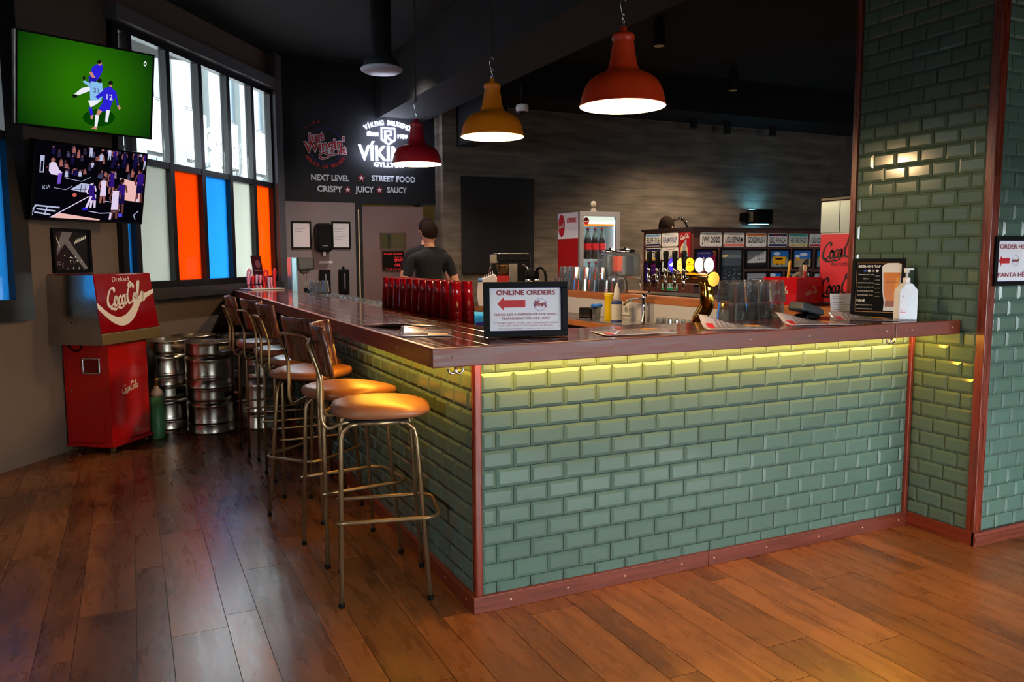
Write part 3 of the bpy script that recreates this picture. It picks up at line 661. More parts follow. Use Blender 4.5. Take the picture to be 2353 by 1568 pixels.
# framed photo under the screens
pf = plane_root('framed_photo', 'black framed concert photo below the wall screens', 'picture', MW @ Vector((.505, -.004, 1.455)), wd)
frame_bars(pf, -.195, -.16, .195, .16, .024, .02, BLACK)
P = Print(z=.006); P.r(M('photo_dark', (26, 26, 30), .12), -.175, -.14, .175, .14)
pg, pw = M('photo_grey', (120, 120, 126), .15), M('photo_white', (235, 236, 225), .15)
P.p(pg, [(-.13, .06), (-.09, .14), (.02, .14), (-.03, .08), (.16, -.13), (.12, -.135), (-.07, .05), (-.16, -.02), (-.17, -.06)])
for k in range(6): P.l(pw, [(.03 + .022 * k, .05 + .008 * k), (.055 + .02 * k, .085 + .006 * k)], .009)
for k in range(4): P.l(pw, [(-.165 + .01 * k, .12 - .02 * k), (-.15 + .01 * k, .09 - .02 * k)], .007)
for k in range(26): P.e(pg if k % 3 else pw, random.uniform(-.16, .1), random.uniform(-.13, -.03), .006, n=6)
P.done(pf)
# ---------------------------------------------------------------- red drink dispenser on its cabinet (against the window wall)
REDM = M('red_enamel', (176, 14, 12), .3, coat=.3); REDD = M('dispenser_red', (140, 8, 20), .18, coat=.6)
cab = thing('dispenser_cabinet', 'red metal cabinet on castors under the drink dispenser', 'cabinet'); cab.matrix_world = MW
# local: x along wall, y<0 into the room
MB().box((.335, -.385, .07), (.775, -.02, .79)).build('body', REDM, cab, bev=.006)
MB().box((.325, -.40, .045), (.785, -.015, .07)).build('plinth', REDM, cab, bev=.004)
dr = MB().box((.329, -.33, .085), (.335, -.05, .77)).build('door', REDM, cab, bev=.002)
MB().tube(smooth([(.322, -.19, .585), (.318, -.19, .60), (.318, -.19, .68), (.318, -.2, .69), (.318, -.31, .69), (.318, -.32, .68), (.318, -.32, .6), (.318, -.31, .585), (.318, -.2, .585)], 3, True), .007, 8, True).build('handle', CHROME, dr)
MB().box((.326, -.315, .59), (.3292, -.195, .685)).build('handle_recess', M('dark_red', (110, 8, 8), .4), dr)
MB().lathe([(.008, 0), (.008, .006)], 10, M4=Matrix.Translation((.329, -.085, .45)) @ Matrix.Rotation(-PI / 2, 4, 'Y')).build('lock', CHROME, dr)
for x in (.37, .74):
    for y in (-.36, -.06): MB().lathe([(.012, 0), (.012, .02)], 8, (x, y, .03)).tube([(x - .01, y, .02), (x + .01, y, .02)], .02, 10).build('castor', STEEL, cab)
lg = plane_root('lettering_plate', '', 'x', (0, 0, 0), (1, 0, 0)); del lg['label']; del lg['category']; lg.parent = cab; lg.matrix_local = Matrix.Translation((.555, -.3862, .455)) @ Matrix.Rotation(PI / 2, 4, 'X')
script_logo(0, 0, .19, M('cream_print', (230, 210, 180), .5), lg, .12)
MB().tube([(.32, -.14 - .05 * math.cos(a / 6 * PI), .79 - .05 * math.sin(a / 6 * PI)) for a in range(7)], .006, 6).build('hose', BLACK, cab)
dis = thing('drink_dispenser', 'steel and red countertop drink dispenser with white script lettering', 'drink dispenser'); dis.matrix_world = MW
x0, x1, zb, zt, nb, ntp = .23, .89, .795, 1.285, -.425, -.365
MB().hexa([(x0, -.0, zb), (x1, -.0, zb), (x1, nb, zb), (x0, nb, zb)], [(x0 + .015, -.0, zt - .004), (x1 - .01, -.0, zt - .004), (x1 - .01, ntp, zt - .004), (x0 + .015, ntp, zt - .004)]).build('housing', STEEL, dis)
MB().box((x0 + .02, ntp + .01, zt - .003), (x1 - .015, -.01, zt + .004)).build('top_lid', REDD, dis)
# front panel in its sloping plane
fpn = bpy.data.objects.new('front_panel', None); COL.objects.link(fpn); fpn.parent = dis
upv = Vector((0, ntp - nb, zt - zb)).normalized(); rv = Vector((1, 0, 0)); nv_ = rv.cross(upv)
fpn.matrix_local = Matrix.Translation((x0, nb, zb)) @ Matrix((rv, upv, nv_)).transposed().to_4x4()
H_ = math.hypot(ntp - nb, zt - zb)
pn = MB().hexa([(0, .08, 0), (.66, .08, 0), (.65, H_, 0), (.016, H_, 0)], [(.004, .084, .006), (.656, .084, .006), (.646, H_ - .004, .006), (.02, H_ - .004, .006)]).build('red_panel', REDD, fpn)
MB().box((0, 0, 0), (.66, .078, .012)).build('lower_rail', M('champagne_metal', (196, 170, 120), .3, .8), fpn, bev=.003)
P = Print(z=.0065)
wv = [(.0 + .66 * t, .28 - .13 * math.sin(t * 2.5 + .45) + .07 * t * t + .02) for t in [i / 16 for i in range(17)]]
top = [(.004 + .65 * t, .30 - .115 * math.sin(min(1, t * 1.5) * PI) + (.0 if t < .55 else (t - .55) * .16)) for t in [i / 18 for i in range(19)]]
bot = [(.004 + .65 * t, .255 - .135 * math.sin(min(1, t * 1.35) * PI) + (.0 if t < .6 else (t - .6) * .22)) for t in [i / 18 for i in range(19)]]
for i in range(18): P.p(WHITEP, [bot[i], bot[i + 1], top[i + 1], top[i]])
P.done(fpn, 'white_wave')
script_logo(.33, .335, .44, WHITEP, fpn, .07, z=.0075, bold=1.15)
txt('Drekkið', .29, .455, .034, WHITEP, fpn, w=.19, z=.0075, shear=.1)
MB().tube([(x0 - .001, -.19, .95), (x0 - .02, -.19, .95)], .007, 8).tube([(x0 - .02, -.215, .945), (x0 - .018, -.165, .955)], .004, 6).build('side_valve', CHROME, dis)
# ---------------------------------------------------------------- kegs
def keg_mesh(H, r):
    mb = MB(); n = 40
    prof = [(r * .9, .012), (r * .97, 0), (r * .985, .02), (r * .975, .06 * H / .36), (r * .93, .075 * H / .36)]
    zz = [.075 * H / .36, .1, .2, .22, .3, .5, .68, .76, .78, .8]
    body = [(r * .93, H * .2), (r * .985, H * .235), (r * 1.0, H * .255), (r * .985, H * .275), (r * .97, H * .33), (r * .975, H * .45), (r * .97, H * .56), (r * .985, H * .6), (r * 1.0, H * .62), (r * .985, H * .645), (r * .93, H * .69), (r * .9, H * .70)]
    mb.lathe([(r * .5, .02), (r * .94, .02), (r * .985, 0), (r * 1.0, .01), (r * .985, .02), (r * .975, H * .17), (r * .95, H * .19)] + body, n, caps=False)
    # top chime with hand holes
    rings = [(r * .9, H * .70), (r * .955, H * .72), (r * .965, H * .77), (r * .965, H * .80), (r * .965, H * .92), (r * .97, H * .97), (r * .985, H * .985), (r * .985, H), (r * .95, H * .995), (r * .935, H * .96), (r * .93, H * .72), (r * .5, H * .72), (.0001, H * .71)]
    hole = lambda j, i: j in (3, 9) and (i % 20) in (0, 1, 2, 3, 4) if j == 3 else False
    mb.lathe(rings[:9], n, caps=False, skip=lambda j, i: j == 3 and (i % 20) < 5)
    ri = [(r * .935, H * .995), (r * .935, H * .92), (r * .935, H * .80), (r * .93, H * .72), (r * .5, H * .725), (.0001, H * .725)]
    mb.lathe(ri, n, caps=False, skip=lambda j, i: j == 1 and (i % 20) < 5)
    for z_, fl_ in ((H * .80, 1), (H * .92, -1)):       # slot edges
        for s0 in (0, 20):
            vs = []; 
            for i in range(6):
                a = 2 * PI * (s0 + i) / n; vs += [(r * .965 * math.cos(a), r * .965 * math.sin(a), z_), (r * .935 * math.cos(a), r * .935 * math.sin(a), z_)]
            mb.add(vs, [(2 * i, 2 * i + 1, 2 * i + 3, 2 * i + 2) for i in range(5)])
    return mb.mesh('keg', KEGM)
KM = keg_mesh(.365, .19); KB = keg_mesh(.58, .18)
VALV = MB().lathe([(.03, 0), (.03, .02), (.02, .024), (.0001, .02)], 16).mesh('valve', M('keg_valve', (60, 60, 64), .4, .8))
def keg(loc, rz, label, me=KM, h=.365):
    t = thing('beer_keg', label, 'keg', loc, rz, 'steel kegs by the window wall'); add('shell', me, t); add('valve', VALV, t, (0, 0, h * .722)); return t
ks = [(-.63, 4.06, 'beside the bar stools'), (-.945, 4.38, 'next to the green gas cylinder'), (-.70, 4.72, 'behind the front keg stacks'), (-.33, 4.60, 'farthest back by the counter')]
for x, y, w in ks:
    keg((x, y, 0), random.uniform(-.2, .2) - 1.15, 'lower steel keg of the stack ' + w); keg((x, y, .366), -1.22 if x == -.63 else random.uniform(0, 6), 'upper steel keg of the stack ' + w)
keg((-.235, 4.06, 0), .4, 'single tall steel keg standing behind the bar stool legs', KB, .58)
gc = thing('gas_cylinder', 'slim green gas cylinder with grey shoulder beside the red cabinet', 'gas cylinder', (-1.035, 3.95, 0))
MB().lathe([(.05, 0), (.053, .006), (.053, .33)], 24).build('body', M('green_paint', (78, 132, 86), .4), gc)
MB().lathe([(.053, .33), (.05, .355), (.036, .38), (.018, .395), (.018, .41)], 24).build('shoulder', M('grey_paint', (150, 140, 132), .4), gc)
MB().lathe([(.012, .41), (.012, .45), (.02, .452), (.02, .47), (.008, .475)], 12).build('valve', BRASS, gc)
bc = thing('ribbed_canister', 'black ribbed canister between the red cabinet and the kegs', 'canister', (-1.1, 4.12, 0))
MB().lathe([(.07, 0), (.075, .01), (.075, .42), (.07, .47), (.082, .5), (.086, .56), (.08, .62), (.06, .66), (.03, .69), (.03, .72)], 24).build('body', BLACK, bc)
for k in range(4): MB().lathe([(.076, .1 + .08 * k), (.08, .105 + .08 * k), (.076, .11 + .08 * k)], 20, caps=False).build('rib', BLACK, bc)
# ---------------------------------------------------------------- pendant lamps
BULB = emit('warm_bulb', (255, 214, 150), 40); INNER = M('cream_enamel', (250, 232, 200), .5)
prof_o = [(.181, -.002), (.183, .002), (.181, .006), (.176, .03), (.168, .06), (.157, .085), (.142, .105), (.12, .122), (.098, .132), (.082, .138), (.072, .146), (.064, .158), (.058, .175), (.044, .262), (.0445, .27), (.048, .276), (.048, .288), (.042, .296), (.018, .302), (.015, .305), (.014, .325), (.0001, .326)]
prof_i = [(.181, -.002), (.174, .03), (.165, .06), (.153, .084), (.138, .102), (.116, .118), (.078, .134), (.066, .144), (.056, .17), (.0001, .175)]
def pendant(x, y, z, rgb, label, e):
    t = thing('pendant_lamp', label, 'lamp', (x, y, z), 0, 'pendant lamps over the bar')
    sm = M('enamel_%d_%d' % rgb[:2], rgb, .42, var=.06, vs=14, bump=.02, bs=60)
    MB().lathe(prof_o, 40, caps=False).build('shade', sm, t)
    MB().lathe([(r, zz) for r, zz in prof_i], 40, caps=False).build('inner_shade', INNER, t)
    MB().lathe([(.0001, .028), (.014, .031), (.026, .045), (.03, .062), (.026, .08), (.015, .096), (.013, .11), (.0001, .112)], 20, caps=False).build('bulb', BULB, t)
    MB().lathe([(.018, .11), (.02, .175)], 14).build('socket', BLACK, t)
    mb = MB()
    for k, zz in enumerate((.335, .352, .369)):
        M4 = Matrix.Translation((0, 0, zz)) @ Matrix.Rotation(PI / 2 * (k % 2), 4, 'Z')
        mb.tube([M4 @ Vector((.006 * math.cos(a), 0, .012 * math.sin(a))) for a in [2 * PI * i / 12 for i in range(12)]], .0022, 6, True)
    mb.build('chain', CHROME, t)
    mb = MB(); mb.tube(smooth([(-.006, 0, .378), (-.013, 0, .41), (-.014, 0, .43), (-.006, 0, .442), (.004, 0, .442), (.01, 0, .43), (.008, 0, .4), (.002, 0, .376)], 4, True), .0022, 6, True); mb.build('carabiner', CHROME, t)
    MB().tube([(0, 0, .44), (0, 0, CH_ - z)], .004, 6).lathe([(.045, CH_ - z - .03), (.05, CH_ - z)], 16).build('cord', BLACKM, t)
    l = bpy.data.lights.new('lamp_light', 'POINT'); l.energy = e; l.color = (1, .66, .32); l.shadow_soft_size = .03
    lo = bpy.data.objects.new('lamp_light', l); COL.objects.link(lo); lo.parent = t; lo.location = (0, 0, .016)
pendant(.748, .14, 2.03, (222, 62, 18), 'orange-red enamel pendant lamp nearest the tiled pier', 40)
pendant(.745, 1.49, 2.085, (226, 128, 14), 'amber yellow enamel pendant lamp, middle of the three', 40)
pendant(.76, 2.884, 2.078, (150, 16, 34), 'dark red enamel pendant lamp in front of the white neon sign', 40)
# ---------------------------------------------------------------- menu wall: painted logo, slogan, neon sign
WY = 6.546
RX = (1, 0, 0)
lgo = plane_root('painted_logo', 'round painted red and white script logo on the black wall', 'logo', (0, WY, 0), RX)
RING = M('navy_ring', (22, 26, 84), .6); LRED = M('logo_red', (176, 24, 34), .5); LWH = M('logo_white', (214, 208, 214), .5)
cx, cz = .905, 2.675
mb = MB(); n = 40
vs = [(cx + r * math.cos(2 * PI * i / n), cz + r * math.sin(2 * PI * i / n), .001) for i in range(n) for r in (.188, .205)]
mb.add(vs, [(2 * i, 2 * i + 1, (2 * i + 3) % (2 * n), (2 * i + 2) % (2 * n)) for i in range(n)]); mb.build('ring', RING, lgo)
for body, x, z, h, w, rt in (('Just', .80, 2.765, .085, .19, .16), ("Wingin'", .90, 2.675, .115, .47, .17), ('it', 1.105, 2.63, .09, .075, .1)):
    txt(body, x, z, h, LWH, lgo, w=w + .012, z=.002, rot=rt, shear=.12, off=.011)
    txt(body, x, z, h, LRED, lgo, w=w, z=.003, rot=rt, shear=.12, off=.003)
swash = [[(.98, 2.66), (.985, 2.60), (.93, 2.545), (.86, 2.53), (.845, 2.57), (.885, 2.60), (.95, 2.575), (1.03, 2.585), (1.07, 2.615), (1.04, 2.63)]]
ribbons(swash, .022, .034, .5, 1, 0, 0, z=.0022).build('swash_outline', LWH, lgo); ribbons(swash, .008, .018, .5, 1, 0, 0, z=.0031).build('swash', LRED, lgo)
arc_txt('HOUSE OF WINGS', cx, cz + .015, .255, math.radians(216), math.radians(324), .036, LRED, lgo, flip=True, off=.002)
for k, a in enumerate((100, 112, 124, 136)): star(cx - .02 + .27 * math.cos(math.radians(a)), cz + .27 * math.sin(math.radians(a)), .022 - .003 * k, LRED, lgo)
slo = plane_root('painted_slogan', 'two lines of white capital lettering with red stars on the black wall', 'lettering', (0, WY, 0), RX)
SLW = M('slogan_white', (206, 210, 220), .5)
for b, x0, x1, z in (('NEXT LEVEL', .733, 1.175, 2.312), ('STREET FOOD', 1.442, 1.979, 2.327), ('CRISPY', .798, 1.09, 2.186), ('JUICY', 1.244, 1.467, 2.193), ('SAUCY', 1.623, 1.867, 2.198)):
    txt(b, (x0 + x1) / 2, z, .064, SLW, slo, w=x1 - x0, off=.003)
for x, z in ((1.318, 2.325), (1.155, 2.186), (1.534, 2.196)): star(x, z, .048, LRED, slo); star(x, z, .03, SLW, slo, .0016)
neo = plane_root('neon_sign', 'glowing white beer brand neon sign hanging on the black wall', 'neon sign', (0, 6.44, 0), RX)
NE = emit('neon_white', (226, 232, 255), 9)
txt('VÍKING', 1.62, 2.60, .165, NE, neo, w=.70, off=.004, ext=.006); txt('GYLLTUR', 1.62, 2.478, .05, NE, neo, w=.36, off=.001, ext=.006)
arc_txt('VÍKING BRUGGHÚS', 1.63, 2.36, .60, math.radians(117), math.radians(63), .05, NE, neo, off=.001, ext=.006, sx=.85)
txt('SÍÐAN', 1.435, 2.822, .042, NE, neo, w=.13, off=.001, ext=.006); txt('1939', 1.79, 2.812, .042, NE, neo, w=.12, off=.001, ext=.006)
sh = [(1.54, 2.90), (1.70, 2.90), (1.70, 2.77), (1.62, 2.715), (1.54, 2.77)]
MB().tube([(x, y, .004) for x, y in sh], .011, 8, True).build('shield', NE, neo)
MB().tube([(1.585, 2.75, .004), (1.585, 2.87, .004), (1.65, 2.87, .004), (1.655, 2.825, .004), (1.6, 2.81, .004), (1.66, 2.755, .004)], .012, 8).build('emblem', NE, neo)
MB().box((1.27, 2.44, -.006), (1.97, 3.02, -.002)).build('acrylic_back', M('neon_backing', (200, 206, 230), .1, alpha=.04, spec=.1), neo)
MB().tube([(1.47, 3.0, 0), (1.47, CH_, 0)], .003, 6).tube([(1.75, 3.0, 0), (1.75, CH_, 0)], .003, 6).build('hanging_wire', BLACK, neo)
# framed notes, dispensers, door on the grey wall
def note(x0, z0, x1, z1, label, lines):
    t = plane_root('framed_notice', label, 'notice', ((x0 + x1) / 2, 6.549, (z0 + z1) / 2), RX, group='framed notices on the grey wall'); w, h = (x1 - x0) / 2, (z1 - z0) / 2
    frame_bars(t, -w, -h, w, h, .018, .014, BLACK); P = Print(z=.004); P.r(PAPER, -w + .016, -h + .016, w - .016, h - .016)
    for k in range(lines): P.r(M('pale_print', (186, 184, 196), .6), -w + .035, h - .06 - k * .03, w - .035 - .03 * (k % 3), h - .052 - k * .03)
    P.done(t, 'sheet')
note(.496, 1.504, .72, 1.816, 'black framed white notice beside the dark menu wall edge', 3); note(.954, 1.504, 1.174, 1.82, 'black framed white notice above the soap dispensers', 6)
ptd = plane_root('paper_towel_dispenser', 'rounded black paper towel dispenser between two framed notices', 'towel dispenser', (.842, 6.549, 1.62), RX)
MB().prism([(-.088, -.1), (-.07, -.15), (.07, -.15), (.088, -.1), (.092, .13), (.075, .17), (-.075, .17), (-.092, .13)], 0, .16).build('housing', BLACK, ptd, bev=.02, seg=3)
MB().box((-.012, -.2, .08), (.022, -.14, .084)).build('towel', PAPER, ptd); MB().box((-.03, -.09, .161), (.03, -.08, .162)).build('brand_plate', M('grey_plate', (120, 120, 124), .4), ptd)
def soap(x, z0, z1, w, label, knob):
    t = plane_root('soap_dispenser', label, 'soap dispenser', (x, 6.549, z0), RX, group='soap dispensers'); h = z1 - z0
    MB().box((-w, 0, 0), (w, h, .09)).build('housing', BLACK, t, bev=.012, seg=3); MB().box((-.006, .06, .0901), (.006, h - .05, .092)).build('window', M('grey_clear', (120, 120, 128), .2), t)
    if knob: MB().lathe([(.012, 0), (.016, .01), (.01, .03), (.0001, .032)], 12, M4=Matrix.Translation((0, h + .026, .03)) @ Matrix.Rotation(-PI / 2, 4, 'X') @ Matrix.Translation((0, 0, -.026))).build('knob', BLACK, t)
soap(.853, .98, 1.264, .058, 'shorter black soap dispenser on the grey wall', False); soap(1.074, .98, 1.268, .055, 'taller black soap dispenser with round knob on the grey wall', True)
ls = plane_root('label_strip', 'small white label strip above the soap dispensers', 'label', (.88, 6.549, 1.349), RX); MB().box((-.075, -.013, 0), (.075, .013, .002)).build('strip', PAPER, ls); txt('HANDA SÁPA', 0, 0, .013, BLUEP, ls, w=.12, z=.003)
door = bpy.data.objects.new('door_1', None); COL.objects.link(door); struct(door, 'taupe staff door standing ajar with small window')
rr_ = Vector((math.cos(-.22), math.sin(-.22), 0)); door.matrix_world = Matrix.Translation((1.318, 6.54, 0)) @ Matrix((rr_, Vector((0, 0, 1)), rr_.cross(Vector((0, 0, 1))))).transposed().to_4x4()
DOORM = M('door_taupe', (108, 84, 88), .45)
mb = MB(); mb.box((0, 0, -.04), (.715, 1.50, 0)).box((0, 1.69, -.04), (.715, 2.0, 0)).box((0, 1.50, -.04), (.2, 1.69, 0)).box((.5, 1.50, -.04), (.715, 1.69, 0)); mb.build('leaf', DOORM, door)
frame_bars(door, .19, 1.49, .51, 1.70, .014, .006, M('door_trim', (92, 66, 70), .5), 'window_trim', -.046); MB().box((.2, 1.5, -.022), (.5, 1.69, -.018)).build('window_pane', film('clear_pane', (244, 250, 250), diff=.03), door)
MB().lathe([(.012, 0), (.012, .03), (.024, .034), (.024, .05)], 12, (.67, .98, 0)).build('door_knob', STEEL, door)
ss = plane_root('staff_sign', 'small black sign with red lettering below the door window', 'sign', door.matrix_world @ Vector((.35, 1.36, .004)), rr_)
frame_bars(ss, -.135, -.12, .135, .12, .01, .01, M('maroon_frame', (60, 14, 18), .4)); P = Print(z=.003); P.r(BLACK, -.128, -.113, .128, .113); P.done(ss, 'panel')
NR = M('neon_red_print', (230, 40, 54), .5, em=(230, 40, 54), es=.25)
txt('Einungis starfsfólk', 0, .085, .02, NR, ss, w=.22, z=.005); txt('All day long', .06, .045, .012, NR, ss, w=.1, z=.005); txt('STAFF', .065, .005, .034, NR, ss, w=.1, z=.005, off=.001); txt('ONLY', .065, -.05, .034, NR, ss, w=.1, z=.005, off=.001); txt('TAKK', -.0, -.095, .01, NR, ss, w=.2, z=.005)
# kitchen shelf seen through the door window
kr = thing('kitchen_rack', 'steel kitchen rack seen through the small door window', 'rack', (1.75, 8.1, 0))
for x in (-.3, .3): MB().box((x - .015, -.2, 0), (x + .015, -.17, 2)).build('post', STEEL, kr)
for z in (.5, 1.0, 1.4, 1.75): MB().box((-.3, -.2, z), (.3, .2, z + .02)).build('shelf', STEEL, kr)
# ---------------------------------------------------------------- black wall panel, ceiling fittings
bp = plane_root('black_panel', 'large blank black board on the concrete wall', 'board', (2.946, 6.285, 1.785), RX); MB().box((-.483, -.585, 0), (.483, .585, .04)).build('board', M('board_black', (12, 12, 15), .5), bp, bev=.004)
cd = thing('ceiling_diffuser', 'round grey ceiling fixture near the black menu wall', 'ceiling fixture', (.89, 4.18, 3.0))
MB().lathe([(.0001, 0), (.15, .004), (.18, .02), (.185, .035), (.16, .05)], 32, caps=False).build('disc', M('grey_disc', (170, 176, 190), .4), cd); MB().lathe([(.16, .045), (.15, .1), (.09, .14), (.09, .62)], 24).build('duct', BLACKM, cd)
cc = thing('security_camera', 'small white dome security camera hanging behind the amber lamp', 'camera', (2.525, 4.73, 2.86))
MB().lathe([(.05, .02), (.062, .025), (.066, .06), (.06, .085), (.05, .09)], 24).build('housing', WHITE, cc); MB().ball((0, 0, .02), (.042, .042, .038), 16, 10).build('dome', M('dark_dome', (20, 20, 26), .05), cc); MB().tube([(0, 0, .09), (0, 0, CH_ - 2.86)], .012, 8).build('stem', BLACK, cc)
for k, (x, z, lab) in enumerate(((5.69, 3.1, 'first black spotlight at top of concrete wall, nearest the orange lamp'), (6.25, 3.06, 'middle black spotlight at the top of the concrete wall'), (7.06, 3.08, 'black spotlight at top of concrete wall nearest the tiled pier'))):
    t = thing('track_spotlight', lab, 'spotlight', (x, 6.0, z), 0, 'spotlights at the top of the concrete wall'); MB().lathe([(.045, 0), (.05, .01), (.05, .2), (.04, .21)], 16).build('can', BLACKM, t); MB().lathe([(.0001, .004), (.042, .002)], 16, caps=False).build('lens', emit('dim_lens', (190, 130, 80), .5), t); MB().tube([(0, 0, .2), (0, 0, 3.22 - z)], .012, 8).build('stem', BLACKM, t)
sco = thing('wall_sconce', 'black box wall light glowing cyan on the concrete wall', 'wall light', (6.96, 6.29, 1.86))
MB().box((-.12, -.26, 0), (.18, -.06, .2)).build('body', BLACK, sco, bev=.006); MB().box((-.2, -.06, .04), (-.1, 0, .16)).build('bracket', BLACK, sco); MB().box((-.13, -.2, .03), (-.122, -.1, .17)).build('side_plate', STEEL, sco)
for z in (.201, -.003): MB().box((-.1, -.2, z), (.16, -.08, z + .002)).build('diffuser', emit('cyan_glow', (110, 205, 240), 14), sco)
# ---------------------------------------------------------------- back bar: bench, backsplash, raised shelf
BENCH = wood('bench_laminate', (44, 26, 20), (78, 50, 40), (14, 1, 14), 3, .3, .2)
OAK = wood('oak_edge', (150, 88, 46), (188, 120, 68), (10, 1, 10), 4, .4, .2, rnd=.1)
wk = thing('back_bench', 'low dark wood worktop with sink behind the bar', 'worktop')
MB().box((1.98, .5, .865), (2.398, 5.6, .9)).build('worktop', BENCH, wk); MB().box((1.975, .5, .86), (1.982, 5.6, .902)).build('front_edge', OAK, wk)
MB().box((2.02, .5, 0), (2.398, 5.6, .86)).build('carcass', M('dark_carcass', (30, 26, 26), .6), wk)
MB().box((2.03, 2.05, .9), (2.37, 2.75, .906)).box((2.08, 2.1, .9062), (2.32, 2.7, .9066)).build('sink', STEEL, wk)
rs = thing('raised_shelf', 'raised oak shelf with white splashback behind the worktop', 'shelf')
MB().box((2.4, .5, 1.04), (2.86, 4.3, 1.10)).build('shelf_board', OAK, rs, bev=.003)
MB().box((2.4, .5, .9), (2.43, 4.3, 1.04)).build('splashback', M('white_splashback', (206, 208, 214), .3), rs); MB().box((2.43, .5, 0), (2.86, 4.3, 1.04)).build('carcass', M('dark_carcass', (30, 26, 26), .6), rs)
MB().box((2.5, .7, 1.1), (2.84, 2.6, 1.106)).build('dark_mat', BLACK, rs)
ib = thing('under_bar_bench', 'dark low bench running inside the bar front', 'bench')
MB().box((.13, .13, .86), (2.42, .62, .885)).build('worktop', BENCH, ib); MB().box((.13, .62, .965), (.5, 6.1, .985)).build('glass_shelf', STEEL, ib)
MB().box((.13, .14, 0), (2.4, .58, .86)).box((.13, .62, 0), (.46, 6.1, .965)).build('carcass', M('dark_carcass', (30, 26, 26), .6), ib)
so = plane_root('power_socket', 'white double power socket on the splashback beside the tap', 'socket', (2.399, 2.62, .975), (0, -1, 0)); MB().box((-.08, -.045, 0), (.08, .045, .008)).build('plate', WHITE, so, bev=.003)
for x in (-.04, .04): MB().lathe([(.024, .0081), (.024, .0085)], 16, (x, 0, 0)).build('outlet', M('socket_grey', (150, 150, 150), .5), so)
fa = thing('sink_faucet', 'curved chrome mixer faucet at the sink behind the bar', 'faucet', (2.34, 2.26, .9))
MB().lathe([(.026, 0), (.026, .01), (.02, .015), (.02, .17), (.024, .19), (.018, .215), (.0001, .22)], 16).build('body', CHROME, fa); MB().tube(smooth([(0, .015, .17), (-.01, .1, .175), (-.02, .2, .15), (-.025, .24, .12)], 5), .011, 10).build('spout', CHROME, fa); MB().tube([(0, 0, .21), (.0, -.07, .235)], .008, 8).build('lever', CHROME, fa)
# sink-side objects
yc = thing('yellow_canister', 'bright yellow cleaning canister by the sink', 'canister', (2.2, 2.534, .9)); MB().lathe([(.034, 0), (.036, .005), (.032, .09), (.034, .19), (.038, .205)], 24).build('body', M('yellow_plastic', (240, 208, 10), .4), yc); MB().lathe([(.038, .205), (.038, .212), (.03, .215)], 24).build('lid', M('pale_yellow', (240, 220, 120), .4), yc)
nb_ = thing('nozzle_bottle', 'white labelled bottle with blue base and pointed nozzle beside the yellow canister', 'bottle', (2.16, 2.36, .9))
MB().lathe([(.04, 0), (.042, .006), (.042, .02)], 24).build('base', M('bottle_blue', (40, 60, 140), .4), nb_); MB().lathe([(.041, .02), (.041, .14)], 24, caps=False).build('label_band', WHITE, nb_); MB().lathe([(.042, .14), (.042, .15), (.036, .165)], 24).build('shoulder', M('bottle_blue', (40, 60, 140), .4), nb_); MB().lathe([(.034, .165), (.022, .21), (.02, .25), (.008, .285), (.006, .3)], 20).build('nozzle', WHITE, nb_)
P = Print(z=0); 
def tumbler(h, r0, r1, t=.003, n=16):
    mb = MB().lathe([(.0001, 0), (r0 * .96, 0), (r0, .004), (r1, h), (r1 - t, h), (r0 - t, .014), (.0001, .012)], n, caps=False)
    mb.sm = [False] * len(mb.sm); return mb.mesh('glass', GLASS)
TG = tumbler(.105, .03, .04); TGI = tumbler(.105, .03, .04)
g0 = tag(add('glass_tumbler', TG, None, (2.17, 2.67, .9)), 'lone clear tumbler holding a blue cloth by the yellow canister', 'glass')
bc_ = tag(MB().ball((2.17, 2.67, 1.005), (.04, .04, .02), 10, 6).ball((2.19, 2.65, 1.012), (.02, .025, .018), 8, 6).ball((2.145, 2.68, 1.01), (.02, .02, .016), 8, 6).build('blue_cloth', M('blue_cloth', (30, 110, 220), .8, bump=.4, bs=30)), 'crumpled bright blue cloth in a tumbler', 'cloth')
nb2 = thing('napkin_box', 'dark steel-fronted napkin box at the sink edge', 'napkin box', (2.2, 2.83, .9), .3); MB().box((-.05, -.07, 0), (.05, .07, .085)).build('body', BLACK, nb2, bev=.006); MB().box((-.053, -.06, .01), (-.05, .06, .075)).build('front_plate', STEEL, nb2)
# ---------------------------------------------------------------- glasses
def inv(loc, group, label, me=TG, h=.105, up=False):
    o = add('glass_tumbler', me, None, (loc[0], loc[1], loc[2] + (0 if up else h)), (0 if up else PI, 0, random.uniform(0, 6))); return tag(o, label, 'glass', group)
random.seed(11)
for r, x in enumerate((2.455, 2.545)):
    for k in range(12): inv((x + random.uniform(-.004, .004), 3.83 - .088 * k, 1.10), 'upturned tumblers on the raised shelf', 'clear upturned tumbler in the bottom layer on the raised shelf')
for k in range(9): inv((2.49, 3.80 - .09 * k, 1.206), 'upturned tumblers on the raised shelf, upper layer', 'clear upturned tumbler in the upper layer on the raised shelf')
for k in range(11):
    for r, x in enumerate((.315, .405)):
        inv((x, 4.05 - .165 * k + .05 * r, .986), 'tumblers behind the long bar top', 'clear tumbler in the row behind the long bar top', up=True)
for k, (x, y) in enumerate(((.31, 4.5), (.31, 4.32), (.40, 4.42))):
    for j in range(2): inv((x, y, .986 + .106 * j), 'stacked tumblers behind the long bar top', 'clear tumbler in the tall stacks behind the long bar top')
PT = tumbler(.11, .032, .043, .003, 18)
for i in range(4):
    for j in range(2):
        for l_ in range(2): inv((1.60 + .084 * i - .02 * j, .36 + .087 * j - .0 * i, 1.052 + .111 * l_), 'pint glasses stacked beside the beer tap', 'clear pint glass in the %s layer of the stacked block beside the beer tap' % ('upper' if l_ else 'lower'), PT, .11)
